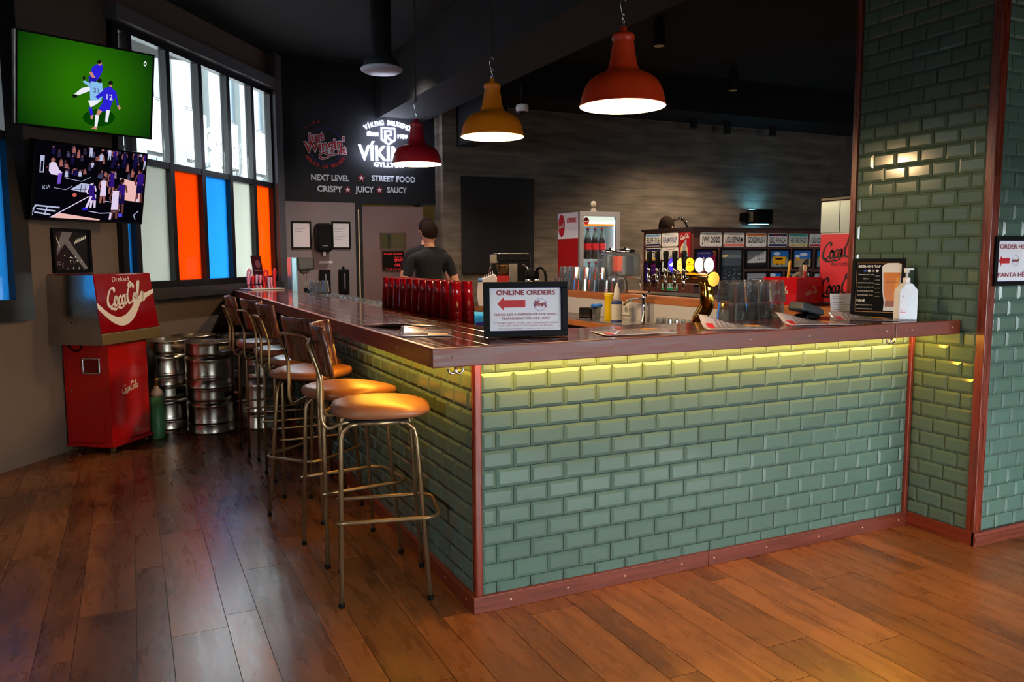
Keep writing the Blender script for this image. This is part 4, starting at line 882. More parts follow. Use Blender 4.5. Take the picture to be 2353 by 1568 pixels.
tr = thing('glass_tray', 'dark blue tray under the stacked pint glasses', 'tray', (1.72, .38, .886)); MB().box((-.2, -.11, 0), (.2, .14, .165)).build('crate', M('tray_blue', (26, 34, 60), .4), tr, bev=.006)
SG = tumbler(.06, .018, .022, .003, 10)
for k in range(9):
    for j in range(2): inv((2.3 - .05 * j, 1.95 - .075 * k, .9), 'shot glasses on the worktop behind the tap', 'small clear shot glass on the worktop behind the beer tap', SG, .06)
# red tumblers
REDG = M('red_acrylic', (140, 3, 18), .14, spec=.5, trans=.2)
cm = MB(); k_ = 24; vs = []
for r, z in ((.028, .15), (.0295, .148), (.0385, 0), (.0365, 0), (.027, .145)):
    for i in range(k_): a = 2 * PI * i / k_; f_ = 1 - .05 * (i % 2); vs.append((r * f_ * math.cos(a), r * f_ * math.sin(a), z))
cm.add(vs, [(j * k_ + i, j * k_ + (i + 1) % k_, (j + 1) * k_ + (i + 1) % k_, (j + 1) * k_ + i)[::-1] for j in range(4) for i in range(k_)], True); cm.add(vs[:k_], [tuple(range(k_))]); CUP = cm.mesh('cup', REDG)
def red_cup(x, y, j, rz): tag(add('red_tumbler', CUP, None, (x, y, .986 + .034 * j), (0, 0, rz)), 'red faceted plastic tumbler in the row of upturned stacks behind the bar', 'tumbler', 'red tumblers stacked behind the bar top')
for r, x in enumerate((.305, .39)):
    for k in range(11 - r):
        rz = random.uniform(0, .6); jj = 5
        for j in range(jj): red_cup(x, .98 + .118 * k + .05 * r, j, rz)
# ---------------------------------------------------------------- beer tap tower
tt = thing('beer_tower', 'polished brass beer tower with five black-handled taps and lit badges', 'beer tap', (1.45, 0, 0))
MB().tube(smooth([(0, .50, .885), (0, .50, .93), (-.01, .50, 1.0), (-.005, .475, 1.08), (.01, .44, 1.15), (.005, .435, 1.22), (0, .44, 1.27)], 5), [.05, .05, .048, .046, .045, .044] + [.042] * 7 + [.037] * 12 + [.034] * 6, 18).build('column', BRASS, tt)
MB().lathe([(.075, .885), (.08, .89), (.06, .91), (.05, .93)], 24, (0, .5, 0)).build('base_flange', BRASS, tt)
MB().tube([(0, .39, 1.283), (0, .40, 1.283), (0, .83, 1.283), (0, .845, 1.283)], [.036, .03, .03, .03], 18).build('manifold', BRASS, tt)
MB().lathe([(.0001, 0), (.036, 0), (.04, .006), (.036, .014)], 18, M4=Matrix.Translation((0, .392, 1.283)) @ Matrix.Rotation(PI / 2, 4, 'X')).build('end_cap', BRASS, tt)
bad = [((250, 250, 245), (160, 30, 30)), ((245, 235, 225), (190, 60, 60)), ((244, 180, 20), (200, 60, 20)), ((250, 190, 90), (200, 80, 30)), ((60, 40, 180), (240, 240, 250))]
vdir = Vector((.9, -.43, 0))
for k, y in enumerate((.527, .602, .68, .753, .828)):
    tp = MB().tube([(-.028, y, 1.283), (-.07, y, 1.283)], .011, 10).tube([(-.07, y, 1.31), (-.07, y, 1.262), (-.072, y, 1.22)], [.012, .011, .007], 10).tube([(-.07, y, 1.31), (-.07, y, 1.335)], [.009, .012], 10).build('tap', CHROME, tt)
    MB().tube([(-.07, y, 1.335), (-.07, y, 1.36), (-.072, y, 1.41), (-.072, y, 1.425)], [.009, .012, .015, .014], 12).build('tap_handle', BLACK, tp)
    bx = bpy.data.objects.new('badge', None); COL.objects.link(bx); bx.parent = tt; bx.matrix_local = Matrix.Translation((.02, y - .085, 1.352)) @ Matrix((vdir.normalized(), Vector((0, 0, 1)), vdir.normalized().cross(Vector((0, 0, 1))))).transposed().to_4x4()
    mb = MB(); nn = 24; mb.prism([(.027 * math.cos(2 * PI * i / nn), .04 * math.sin(2 * PI * i / nn)) for i in range(nn)], -.02, 0); mb.build('lens_body', BLACK, bx)
    c1, c2 = bad[k]; P = Print(z=.0006); P.e(M('badge_%d' % k, c1, .3, em=c1, es=1.1), 0, 0, .0245, .0375, 24)
    if k in (2,): P.e(M('badge_dot', c2, .4), -.005, .012, .004)
    if k == 4: P.p(M('badge_w', (240, 240, 250), .4, em=(240, 240, 250), es=1), [(-.018, .0), (.01, .018), (.018, .008), (-.008, -.012)])
    P.done(bx, 'lens'); MB().tube([(0, -.038, -.008), (0, -.068, -.008)], .006, 8).build('stem', BRASS, bx)
    txt(('GYLLTUR', 'BOLI', 'KALDI', 'EINSTÖK', 'VÍKING')[k], 0, .0, .006, M('badge_text_%d' % k, c2, .5), bx, w=.034, z=.002)
# ---------------------------------------------------------------- fridge
FRS = M('fridge_grey', (128, 128, 134), .4)
fr = thing('drinks_fridge', 'tall slim glass-door drinks fridge with red printed side', 'fridge', (3.194, 4.7, 0))
mb = MB(); mb.box((0, .03, 0), (.02, .49, 1.885)).box((.49, .03, 0), (.508, .49, 1.885)).box((.02, .03, 1.86), (.49, .49, 1.885)).box((.02, .47, 0), (.49, .49, 1.86)).box((.02, .03, 0), (.49, .47, .25)).build('cabinet', FRS, fr)
FI = M('fridge_liner', (226, 236, 236), .5)
MB().box((.02, .46, .25), (.488, .468, 1.86)).box((.021, .04, .25), (.026, .46, 1.86)).box((.484, .04, .25), (.489, .46, 1.86)).build('liner', FI, fr)
dfr = frame_bars(fr, 0, 0, .508, 1.885, .05, .03, FRS, 'door', 0); dfr.matrix_local = Matrix.Translation((0, .03, 0)) @ Matrix.Rotation(PI / 2, 4, 'X')
MB().box((.05, .004, .05), (.458, .008, 1.835)).build('door_glass', film('clear_pane', (244, 250, 250), diff=.03), dfr).matrix_local = Matrix.Rotation(-PI / 2, 4, 'X')
for z in (.7, 1.03, 1.36): MB().box((.026, .06, z), (.484, .45, z + .012)).build('shelf', FI, fr)
MB().box((.47, .045, .3), (.482, .055, 1.8)).build('led_strip', emit('cool_led', (220, 235, 255), 16), fr)
hd = bpy.data.objects.new('header_panel', None); COL.objects.link(hd); hd.parent = fr; hd.matrix_local = Matrix.Translation((.254, .04, 1.785)) @ Matrix.Rotation(PI / 2, 4, 'X')
P = Print(z=0); P.r(M('header_white', (232, 240, 226), .4, em=(232, 240, 226), es=.7), -.2, -.055, .2, .055).r(M('header_amber', (200, 130, 50), .4, em=(200, 130, 50), es=.5), -.2, -.055, .2, -.03).e(REDP, -.15, .0, .035, .04); P.done(hd, 'print')
sd = bpy.data.objects.new('side_panel', None); COL.objects.link(sd); sd.parent = fr; sd.matrix_local = Matrix.Translation((-.002, .26, 0)) @ Matrix((Vector((0, -1, 0)), Vector((0, 0, 1)), Vector((-1, 0, 0)))).transposed().to_4x4()
P = Print(z=0); P.r(M('side_red', (176, 14, 20), .4), -.225, .1, .225, 1.60).r(PAPER, -.225, 1.60, .225, 1.88).e(REDP, -.14, 1.745, .075, .125, 24)
gb = M('bottle_print', (150, 190, 196), .3); P.p(M('bottle_glow', (210, 120, 90), .4), [(-.09, .2), (-.085, 1.1), (-.05, 1.26), (.05, 1.26), (.085, 1.1), (.09, .2)]).p(gb, [(-.06, .3), (-.065, 1.0), (-.04, 1.22), (.04, 1.22), (.065, 1.0), (.06, .3)]).p(M('bottle_cola', (60, 22, 16), .3), [(-.06, .3), (-.05, .98), (.05, .98), (.06, .3)])
P.done(sd, 'print'); txt('DRINK', .085, 1.795, .05, REDP, sd, w=.21, z=.003, shear=.15, off=.002); txt('ICE COLD', .09, 1.70, .03, M('pale_lilac', (190, 190, 224), .5), sd, w=.19, z=.003); script_logo(-.14, 1.74, .13, WHITEP, sd, .05, z=.003); script_logo(-.15, .0, .05, WHITEP, hd, .05, z=.003)
COLA = M('cola', (26, 8, 6), .08, coat=.4); CG = M('cola_glass', (150, 170, 165), .08, trans=.7); RL = M('cola_label', (204, 16, 28), .4)
def cola(name, label, loc, grp, s=1.0):
    t = thing(name, label, 'bottle', loc, random.uniform(-.3, .3), grp); t.scale = (s, s, s)
    MB().lathe([(.03, 0), (.036, .008), (.037, .03), (.034, .06), (.0355, .09)], 18).build('lower_body', COLA, t); MB().lathe([(.0365, .09), (.0365, .15)], 18, caps=False).build('label_band', RL, t); MB().lathe([(.0355, .15), (.036, .17), (.031, .195)], 18).build('upper_body', COLA, t)
    MB().lathe([(.031, .195), (.02, .23), (.013, .26), (.0125, .28)], 16).build('neck', CG, t); MB().lathe([(.0145, .28), (.0145, .298), (.0001, .3)], 12).build('cap', REDP, t)
for k in range(4): cola('cola_bottle', 'dark cola bottle with red label on the upper fridge shelf', (3.26 + .092 * k, 4.80, 1.373), 'cola bottles on the upper fridge shelf', 1.15)
for k in range(3): cola('cola_bottle', 'dark cola bottle with red cap on the lower fridge shelf', (3.30 + .085 * k, 4.82, 1.043), 'cola bottles on the lower fridge shelf', 1.0)
wp = plane_root('round_plaque', 'small pale round plaque standing on top of the drinks fridge', 'plaque', (3.50, 4.93, 1.886), RX); MB().lathe([(.0001, .006), (.035, .006), (.035, -.006), (.0001, -.006)], 20, (0, .095, 0), caps=False).build('disc', M('plaque_grey', (168, 160, 152), .6), wp); MB().prism([(-.045, 0), (.045, 0), (.02, .05), (-.02, .05)], -.01, .01).build('foot', M('plaque_grey', (168, 160, 152), .6), wp)
# water jars on a wire stand
js = thing('jar_stand', 'thin chrome wire stand holding two glass water dispensers', 'stand', (2.57, 2.98, 1.10))
for dy in (-.22, -.01, .01, .22):
    for dx in (-.07, .07): MB().tube([(dx * 1.1, dy * 1.06, 0), (dx, dy, .12)], .004, 6).build('leg', CHROME, js)
for dx in (-.08, .08): MB().tube([(dx, -.23, .12), (dx, .23, .12)], .004, 6).build('rail', CHROME, js)
ICE = M('ice', (226, 234, 238), .25, trans=.15, bump=.8, bs=45); JG = thin_glass('jar_glass', (210, 222, 230), .1)
for k, (dy, lab) in enumerate(((.115, 'glass water dispenser full of ice, nearer the drinks fridge'), (-.115, 'glass water dispenser full of ice, nearer the beer tower'))):
    t = thing('water_dispenser', lab, 'drink dispenser', (2.57, 2.98 + dy, 1.225), 0, 'glass water dispensers')
    MB().box((-.085, -.1, 0), (.085, .1, .2)).build('jar', JG, t, bev=.02, seg=3); MB().box((-.05, -.055, .012), (.05, .055, .18)).build('ice_core', ICE, t, bev=.01)
    MB().lathe([(.075, .2), (.08, .205), (.08, .225), (.07, .232), (.02, .235), (.015, .25), (.0001, .252)], 20).build('lid', CHROME, t); MB().tube([(-.085, -.02, .03), (-.12, -.02, .03), (-.12, -.02, .015)], .008, 8).build('spigot', CHROME, t)
# ---------------------------------------------------------------- partition with licence plates and pictures
KW = wood('partition_wood', (70, 34, 28), (104, 56, 44), (9, 9, 1), 3, .5, .1)
ki = thing('plate_partition', 'brown wooden partition covered with licence plates and pictures', 'partition', (4.157, 4.004, 0))
MB().box((0, 0, 0), (2.6, .9, 1.68)).build('body', KW, ki); MB().box((-.02, -.02, 1.68), (2.62, .92, 1.705)).build('top_cap', M('dark_cap', (38, 20, 18), .5), ki)
MB().box((-.03, -.03, .98), (2.6, .93, 1.01)).build('ledge', M('dark_cap', (38, 20, 18), .5), ki)
for x in (.335, .67, 1.02, 1.355, 1.705): MB().box((x - .008, -.008, 1.01), (x + .008, 0, 1.49)).build('batten', KW, ki)
PLT = 'licence plates on the partition'
def plate(pos, right, w, h, label, body, bg=(226, 226, 222), ink=INK, top=None, bottom=None, cap=None, tw=.84, sub=None):
    t = plane_root('licence_plate', label, 'licence plate', pos, right, group=PLT); m = M('plate_%d_%d_%d' % bg, bg, .35)
    MB().prism([(-w / 2 + .012, -h / 2), (w / 2 - .012, -h / 2), (w / 2, -h / 2 + .012), (w / 2, h / 2 - .012), (w / 2 - .012, h / 2), (-w / 2 + .012, h / 2), (-w / 2, h / 2 - .012), (-w / 2, -h / 2 + .012)], 0, .003).build('panel', m, t, bev=.001, seg=1)
    P = Print(z=.0034)
    if top: P.r(top, -w / 2 + .008, h * .28, w / 2 - .008, h / 2 - .006)
    if bottom: P.r(bottom, -w / 2 + .008, -h / 2 + .006, w / 2 - .008, -h * .3)
    for x in (-.27, .27):
        for y in (-.41, .41): P.r(M('slot', (90, 90, 96), .5), x * w - .012, y * h - .003, x * w + .012, y * h + .003)
    P.done(t, 'print')
    txt(body, 0, -.004, h * .42, ink, t, w=w * tw, z=.0046, off=.001)
    if cap: txt(cap[0], 0, h * .375, h * .1, cap[1], t, w=w * .5, z=.0046)
    return t
FY = 3.999
def fpl(x0, x1, *a, **k): return plate(((x0 + x1) / 2, FY, 1.577), RX, x1 - x0, .148, *a, **k)
NAVYP = M('plate_navy', (24, 30, 84), .4); ORP = M('plate_orange', (222, 120, 50), .4); TEAL = M('plate_teal', (40, 160, 160), .4); SAND = M('plate_sand', (220, 180, 100), .4); SALM = M('plate_salmon', (226, 110, 96), .4); SKYB = M('plate_sky', (110, 170, 220), .4); GOLD = M('plate_gold', (220, 180, 60), .4); GRNP = M('plate_green', (40, 160, 90), .4)
fpl(4.24, 4.529, 'white licence plate reading JWI 2020', 'JWI 2020', cap=('NEW YORK', INK))
fpl(4.551, 4.835, 'white licence plate reading LOU1EPARM with salmon edge', 'LOU1EPARM', bottom=SALM, cap=('Louisiana', REDP))
fpl(4.858, 5.144, 'white licence plate reading GOLDRUSH with orange skyline', 'GOLDRUSH', top=ORP)
fpl(5.168, 5.446, 'white licence plate reading BBQ RANCH with navy bands', 'BBQ·RANCH', top=NAVYP, bottom=NAVYP, cap=('TEXAS', REDP))
fpl(5.472, 5.751, 'teal and sand licence plate reading HOTHOTHOT', 'HOTHOTHOT', bg=(206, 214, 200), top=TEAL, bottom=SAND)
fpl(5.778, 6.078, 'licence plate reading GLOBAL, partly hidden by the drinks machine', 'GLOBAL', bottom=REDP)
def lpl(y0, y1, z0, z1, *a, **k): return plate((4.152, (y0 + y1) / 2, (z0 + z1) / 2), (0, -1, 0), abs(y0 - y1), z1 - z0, *a, **k)
lpl(4.855, 4.567, 1.514, 1.653, 'blue and white licence plate reading BUFF 716', 'BUFF·716', top=SKYB, bottom=NAVYP)
lpl(4.851, 4.554, 1.356, 1.495, 'licence plate reading HOMETOWN with gold lower band', 'H0M3T0WN', top=NAVYP, bottom=GOLD)
lpl(4.547, 4.254, 1.509, 1.654, 'white licence plate reading R3ALMWINGP in blue', 'R3ALMWINGP', ink=M('plate_blue_ink', (50, 60, 130), .4), cap=('MINNESOTA', SKYB))
lpl(4.543, 4.249, 1.361, 1.496, 'white licence plate reading LOLLY behind the tap handles', 'L0LLY', cap=('Texas', REDP), tw=.6)
lpl(4.534, 4.252, 1.029, 1.18, 'teal licence plate reading BLUE BAY behind the tap spouts', 'BLUE BAY', bg=(190, 226, 226), bottom=GRNP)
lpl(4.534, 4.252, 1.195, 1.345, 'pale licence plate half hidden behind the lit tap badges', 'SP1CY', bg=(200, 226, 226))
def pic(pos, right, w, h, label, fn, mat=BLACK, cat='picture', fw=.02):
    t = plane_root('framed_picture', label, cat, pos, right, group='pictures on the partition'); frame_bars(t, -w / 2, -h / 2, w / 2, h / 2, fw, .014, mat); P = Print(z=.003); fn(P, w / 2 - fw + .002, h / 2 - fw + .002, t); P.done(t, 'print'); return t
def C_(*rgb): return M('ink_%d_%d_%d' % rgb, rgb, .25)
def poster(P, w, h, t):
    P.r(C_(40, 40, 150), -w, -h, w, h).p(C_(130, 14, 50), [(-w * .7, -h), (w, -h), (w, h * .82), (w * .9, h * .9), (-w * .75, -h * .15)]).p(C_(210, 120, 40), [(w * .62, h), (w, h), (w, h * .62)])
    P.p(C_(220, 210, 230), [(-.03, .05), (-.045, .09), (-.03, .115), (-.015, .09), (-.005, .07), (.01, .08), (.03, .115), (.04, .1), (.025, .06), (.035, .03), (.02, -.02), (-.06, -.05), (.0, -.01)])
    for k in range(5): P.r(C_(200, 150, 170), -w * .6 + .05 * (k < 3), -.09 - .03 * k, w * .8, -.085 - .03 * k)
    txt('BRUNDARHÚS 20', -.03, h - .03, .016, WHITEP, t, w=.17, z=.006)
    for k, s in enumerate(('Welcome', 'to our', 'HOUSE', 'of', 'WINGS')): txt(s, w - .045, .07 - .026 * k, .012, WHITEP, t, w=.05 if k % 2 == 0 else .03, z=.006)
    txt('EXTREME', .04, -.068, .02, WHITEP, t, w=.13, z=.006)
pic((4.32, FY, 1.28), RX, .299, .401, 'blue and maroon event poster in a black frame behind the beer tower', poster, cat='poster')
def storm(P, w, h, t):
    P.r(C_(70, 82, 96), -w, -h, w, h).r(C_(40, 48, 58), -w, -h, w, .02).r(C_(110, 120, 128), -w, h * .55, w, h).p(C_(220, 200, 140), [(-w, h * .7), (-w * .3, h * .75), (-w * .4, h * .62), (-w, h * .55)])
    for k in range(60): P.e(C_(120, 130, 140) if k % 3 else C_(20, 22, 28), random.uniform(-w, w), random.uniform(-h, -.02), .007, n=6)
pic((4.662, FY, 1.28), RX, .314, .412, 'dark blue photo of a crowd under a stormy sky', storm)
def house(P, w, h, t):
    P.r(C_(120, 120, 126), -w, -h, w, h).p(C_(200, 200, 204), [(-w * .3, h * .1), (w, h), (w, -h * .4), (-w, -h * .55), (-w, -h * .4)]).r(C_(24, 24, 26), -w, -h, w, -h * .5)
    for k in range(4): P.r(C_(20, 20, 24), w * .1 + .025 * k, h * (.15 + .12 * k), w * .1 + .012 + .025 * k, h * (.35 + .13 * k)); P.r(C_(40, 40, 44), w * .1 + .025 * k, h * -.2, w * .1 + .012 + .025 * k, h * (-.02 + .05 * k))
pic((5.007, FY, 1.372), RX, .312, .217, 'black and white photo of a white town house', house)
def truck(P, w, h, t):
    P.r(C_(150, 150, 150), -w, -h, w, h).r(C_(40, 110, 190), -w, h * .2, w, h).e(C_(220, 230, 240), -.04, h * .6, .05, .02).r(C_(70, 120, 60), -w, -.0, w, h * .2).p(C_(230, 160, 10), [(-w * .65, -h * .7), (w * .6, -h * .7), (w * .68, h * .25), (-w * .72, h * .25)]).r(C_(40, 34, 20), -w * .45, -.01, w * .35, h * .12).r(C_(60, 40, 20), -w * .3, -h * .75, -w * .15, -h * .55).r(C_(60, 40, 20), w * .2, -h * .75, w * .35, -h * .55)
pic((5.341, FY, 1.371), RX, .302, .22, 'photo of a yellow food truck under blue sky', truck)
def truck2(P, w, h, t):
    P.r(C_(170, 150, 120), -w, -h, w, h).r(C_(50, 110, 190), -w, .0, w, h).e(C_(225, 232, 240), .02, h * .5, .06, .02).e(C_(225, 232, 240), -.07, h * .3, .04, .015).r(C_(230, 165, 20), -w * .75, -h * .15, -w * .25, h * .12).p(C_(60, 60, 70), [(w * .1, -h * .8), (w * .8, -h * .7), (w * .8, -.0), (w * .3, -h * .1)]).e(C_(30, 30, 34), w * .2, -h * .65, .02)
pic((5.676, FY, 1.37), RX, .298, .224, 'photo of a distant yellow truck on open ground', truck2)
pic((6.03, FY, 1.37), RX, .313, .227, 'colour photo beside the drinks machine, upper row', truck)
def ship(P, w, h, t): P.r(C_(160, 160, 168), -w, -h, w, h).r(C_(40, 40, 44), -w, -h, w, -h * .35).p(C_(60, 60, 64), [(-w * .8, -h * .35), (w * .8, -h * .3), (w * .5, h * .15), (-w * .6, h * .1)]).r(C_(200, 200, 204), -w * .5, -h * .1, w * .4, h * .02)
pic((5.015, FY, 1.15), RX, .314, .167, 'black and white photo of a long low building, lower row', ship)
pic((5.285, FY, 1.164), RX, .203, .132, 'small photo of a yellow truck in the lower row', truck); pic((5.535, FY, 1.161), RX, .208, .134, 'small photo of people in the lower row behind the cutlery', storm); pic((5.733, FY, 1.178), RX, .153, .106, 'small blue seascape photo in the lower row', truck2); pic((5.955, FY, 1.152), RX, .222, .131, 'small grey photo in the lower row beside the drinks machine', ship)
ts = plane_root('tin_sign', 'narrow red tin sign with white script and bottle', 'tin sign', (4.152, 4.135, 1.525), (0, -1, 0)); MB().box((-.095, -.127, 0), (.095, .127, .004)).build('panel', M('tin_red', (160, 16, 26), .4), ts); P = Print(z=.0045); P.e(C_(220, 200, 140), -.01, -.06, .06, .075, 20).p(C_(150, 160, 170), [(-.04, -.12), (-.03, -.02), (.0, .04), (.02, .06), (.03, .05), (.03, -.02), (.02, -.12)]).p(C_(120, 180, 200), [(-.06, -.127), (.06, -.127), (.06, -.1), (-.06, -.095)]); P.done(ts, 'print'); script_logo(0, .085, .15, WHITEP, ts, .08, z=.006)
pp = plane_root('framed_picture', 'purple poster with red lettering in a black frame on the partition end', 'poster', (4.152, 4.71, 1.227), (0, -1, 0), group='pictures on the partition'); frame_bars(pp, -.16, -.115, .16, .115, .014, .012, BLACK); P = Print(z=.003); P.r(C_(44, 24, 120), -.15, -.105, .15, .105); P.done(pp, 'print')
for k, (s, y) in enumerate((('WING SAUCE', .07), ('HOT', .02), ('SPICY', -.03), ('GO', -.075))): txt(s, .05 if k else 0, y, .022, C_(190, 30, 50), pp, w=.2 if k == 0 else .08, z=.006)
# ---------------------------------------------------------------- soda machine, caddy, terminal at the pier
cm_ = plane_root('soda_machine', 'tall red and white soda fountain machine beside the tiled pier', 'soda machine', (2.75, .945, 1.10), (0, -1, 0))
MB().box((0, 0, -.55), (.46, .66, 0)).build('body', M('soda_white', (206, 214, 220), .25), cm_, bev=.01); MB().box((-.006, .63, -.55), (.466, .66, .004)).build('top_cap', M('soda_black', (24, 24, 28), .3), cm_, bev=.008)
MB().box((.012, .012, .001), (.42, .43, .008)).build('red_panel', M('soda_coral', (222, 66, 84), .25), cm_); MB().box((.012, .44, .001), (.155, .625, .012)).build('silver_panel', M('pale_silver', (176, 200, 210), .25, .3), cm_); MB().box((.16, .44, .001), (.42, .625, .01)).build('silver_panel', M('pale_silver', (176, 200, 210), .25, .3), cm_)
script_logo(.2, .335, .34, INK, cm_, .1, z=.0105); script_logo(.19, .115, .34, INK, cm_, .1, z=.0105); txt('ÁN SYKURS', .2, .245, .02, INK, cm_, w=.2, z=.0105)
nt_ = plane_root('printed_notice', 'white printed paper notice leaning at the soda machine', 'notice', (2.17, .30, 1.087), (.98, -.2, 0), (0.05, .12, 1)); MB().box((0, 0, 0), (.15, .11, .002)).build('sheet', PAPER, nt_); P = Print(z=.0026)
for k in range(7): P.r(C_(150, 150, 160), .012, .095 - .012 * k - (.01 if k > 1 else 0), .12 - .02 * (k % 3), .0975 - .012 * k - (.01 if k > 1 else 0))
P.done(nt_, 'print')
ca = thing('cutlery_caddy', 'glossy red metal cutlery caddy with white script lettering', 'caddy', (2.452, .831, 1.10), math.atan2(.057, .277))
RED2 = M('caddy_red', (206, 10, 16), .16, coat=.6)
mb = MB(); W2, D2, H2 = .27, .235, .165
mb.box((0, 0, 0), (W2, .006, H2)).box((0, D2 - .006, 0), (W2, D2, H2)).box((0, .006, 0), (.006, D2 - .006, H2)).box((W2 - .006, .006, 0), (W2, D2 - .006, H2)).box((0, 0, 0), (W2, D2, .006)).box((W2 / 2 - .003, 0, 0), (W2 / 2 + .003, D2, H2)); mb.build('box', RED2, ca)
for (loc, rt) in (((W2 / 2 + .02, -.001, .085), Matrix.Rotation(PI / 2, 4, 'X')), ((-.001, D2 / 2, .085), Matrix((Vector((0, -1, 0)), Vector((0, 0, 1)), Vector((-1, 0, 0)))).transposed().to_4x4())):
    q = bpy.data.objects.new('side_print', None); COL.objects.link(q); q.parent = ca; q.matrix_local = Matrix.Translation(loc) @ rt; script_logo(0, 0, .13, WHITEP, q, .05, z=.001)
mk = Matrix.Translation((2.452, .831, 1.1)) @ Matrix.Rotation(math.atan2(.057, .277), 4, 'Z')
tag(MB().tube([mk @ Vector((.05, .11, .01)), mk @ Vector((.075, .1, .26)), mk @ Vector((.078, .1, .27))], [.008, .009, .004], 8).build('wooden_stick', M('yellow_wood', (230, 180, 70), .5)), 'yellow wooden stick standing in the red caddy', 'stick')
FORK = MB().box((-.008, -.002, 0), (.008, .002, .16)).box((-.012, -.002, .16), (.012, .002, .19)).box((-.012, -.002, .19), (-.009, .002, .23)).box((-.0045, -.002, .19), (-.0015, .002, .23)).box((.0015, -.002, .19), (.0045, .002, .23)).box((.009, -.002, .19), (.012, .002, .23)).mesh('fork', M('cutlery_steel', (190, 180, 165), .25, .9))
for k in range(6): tag(add('fork', FORK, None, mk @ Vector((.16 + .016 * k, .06 + .03 * (k % 3), .012)), (.05 * (k % 3) - .05, .1 - .03 * k, .4 * k)), 'steel fork standing upright in the red cutlery caddy', 'fork', 'forks in the red caddy')
nk = thing('napkin_stack', 'beige paper napkins showing above the red caddy', 'napkins', mk @ Vector((.21, .12, .012)), .2)
for k in range(3): MB().prism([(-.05, 0), (.05, 0), (.05, .16), (.0, .185), (-.05, .16)], -.004 + .01 * k, .0 + .01 * k, 'y').build('napkin', M('napkin', (206, 196, 176), .8), nk)
pt = thing('card_terminal', 'dark grey card payment terminal tilted on a stand', 'card terminal', (1.80, .11, 1.086), .25)
MB().hexa([(-.10, -.045, .05), (.10, -.045, .015), (.10, .045, .015), (-.10, .045, .05)], [(-.085, -.04, .095), (.10, -.04, .05), (.10, .04, .05), (-.085, .04, .095)]).build('body', M('terminal_grey', (44, 52, 58), .35), pt, bev=.012, seg=3); MB().box((-.05, -.035, 0), (.08, .035, .03)).build('stand', BLACK, pt, bev=.01); MB().hexa([(-.03, -.03, .084), (.06, -.03, .064), (.06, .03, .064), (-.03, .03, .084)], [(-.03, -.03, .087), (.06, -.03, .067), (.06, .03, .067), (-.03, .03, .087)]).build('screen', BLACK, pt)
wd_ = thing('tablet_wedge', 'black wedge-shaped tablet stand behind the card terminal', 'tablet stand', (1.84, .47, .886)); MB().hexa([(-.11, -.08, 0), (.11, -.08, 0), (.11, .08, 0), (-.11, .08, 0)], [(-.06, -.08, .19), (.11, -.08, .19), (.11, .08, .15), (-.06, .08, .15)]).build('body', BLACK, wd_, bev=.005)
# ---------------------------------------------------------------- signs and bottles on the bar top
os_ = plane_root('order_sign', 'black framed online orders sign with red arrow on the bar top', 'sign', (.047, .019, 1.0868), (.964, -.265, 0), (.02, .06, 1))
w, h = .33, .213; frame_bars(os_, 0, 0, w, h, .023, .016, BLACK, z0=-.006); P = Print(z=.003); P.r(M('royal_blue', (20, 20, 130), .4), .02, .02, w - .02, h - .02).r(PAPER, .0245, .0245, w - .0245, h - .0245).p(REDP, [(.054, .128), (.08, .155), (.08, .142), (.164, .142), (.164, .114), (.08, .114), (.08, .101)])
n = 26; P.l(BLUEP, [(.222 + .024 * math.cos(2 * PI * i / n), .124 + .024 * math.sin(2 * PI * i / n)) for i in range(n + 1)], .0012); P.done(os_, 'print')
txt('ONLINE ORDERS', .166, .170, .018, MAROON, os_, w=.232, z=.006, off=.0006)
for b, y, hh, ww in (('PLEASE LET A MEMBER OF THE WING', .086, .0085, .245), ('TEAM KNOW YOU ARE HERE!', .071, .0085, .19), ('*** FOR BEST QUALITY WE WILL START TO SAUCE AND PACKAGE', .0535, .0052, .255), ('YOUR ORDER WHEN YOU LET US KNOW YOU ARE HERE!', .0435, .0052, .215), ('*** AS STATED ON OUR WEBSITE - THANK YOU FOR YOUR PATIENCE!', .0315, .0042, .225)): txt(b, .165, y, hh, MAROON, os_, w=ww, z=.006)
for b, x, y, hh, ww in (('Just', .211, .136, .010, .022), ("Wingin'", .222, .125, .012, .052), ('it', .244, .117, .009, .008)): txt(b, x, y, hh, MAROON, os_, w=ww, z=.006, rot=.16, shear=.12, off=.0006)
MB().box((.1, .0, -.07), (.2, .12, -.062)).build('rear_stay', BLACK, os_)
bs_ = plane_root('beer_menu', 'black framed beer on tap menu leaning on the bar top', 'sign', (2.205, .205, 1.0868), (.56, -.83, 0), (.09, .06, 1))
w, h = .25, .295; frame_bars(bs_, 0, 0, w, h, .018, .014, BLACK, z0=-.006); P = Print(z=.003); P.r(M('menu_black', (7, 7, 9), .6, spec=.1), .015, .015, w - .015, h - .015)
GO = C_(190, 130, 50); P.l(GO, [(.022, .022), (w - .022, .022), (w - .022, h - .022), (.022, h - .022), (.022, .022)], .0018)
AM = C_(206, 116, 14); P.p(C_(206, 204, 200), [(.155, .03), (.215, .03), (.213, .07), (.228, .13), (.236, .235), (.142, .235), (.147, .13), (.157, .07)]).p(AM, [(.162, .05), (.208, .05), (.206, .075), (.22, .13), (.229, .225), (.149, .225), (.154, .13), (.164, .075)]).p(C_(140, 66, 10), [(.162, .05), (.208, .05), (.207, .08), (.163, .08)]).p(C_(232, 150, 30), [(.2, .1), (.216, .13), (.224, .2), (.21, .2)]).p(C_(226, 218, 204), [(.142, .225), (.236, .225), (.238, .262), (.215, .274), (.165, .272), (.142, .258)])
for k, c_ in enumerate(((40, 60, 150), (220, 220, 220), (120, 120, 120), (220, 220, 210))): P.e(C_(*c_), .062 + .019 * k, .233, .0075)
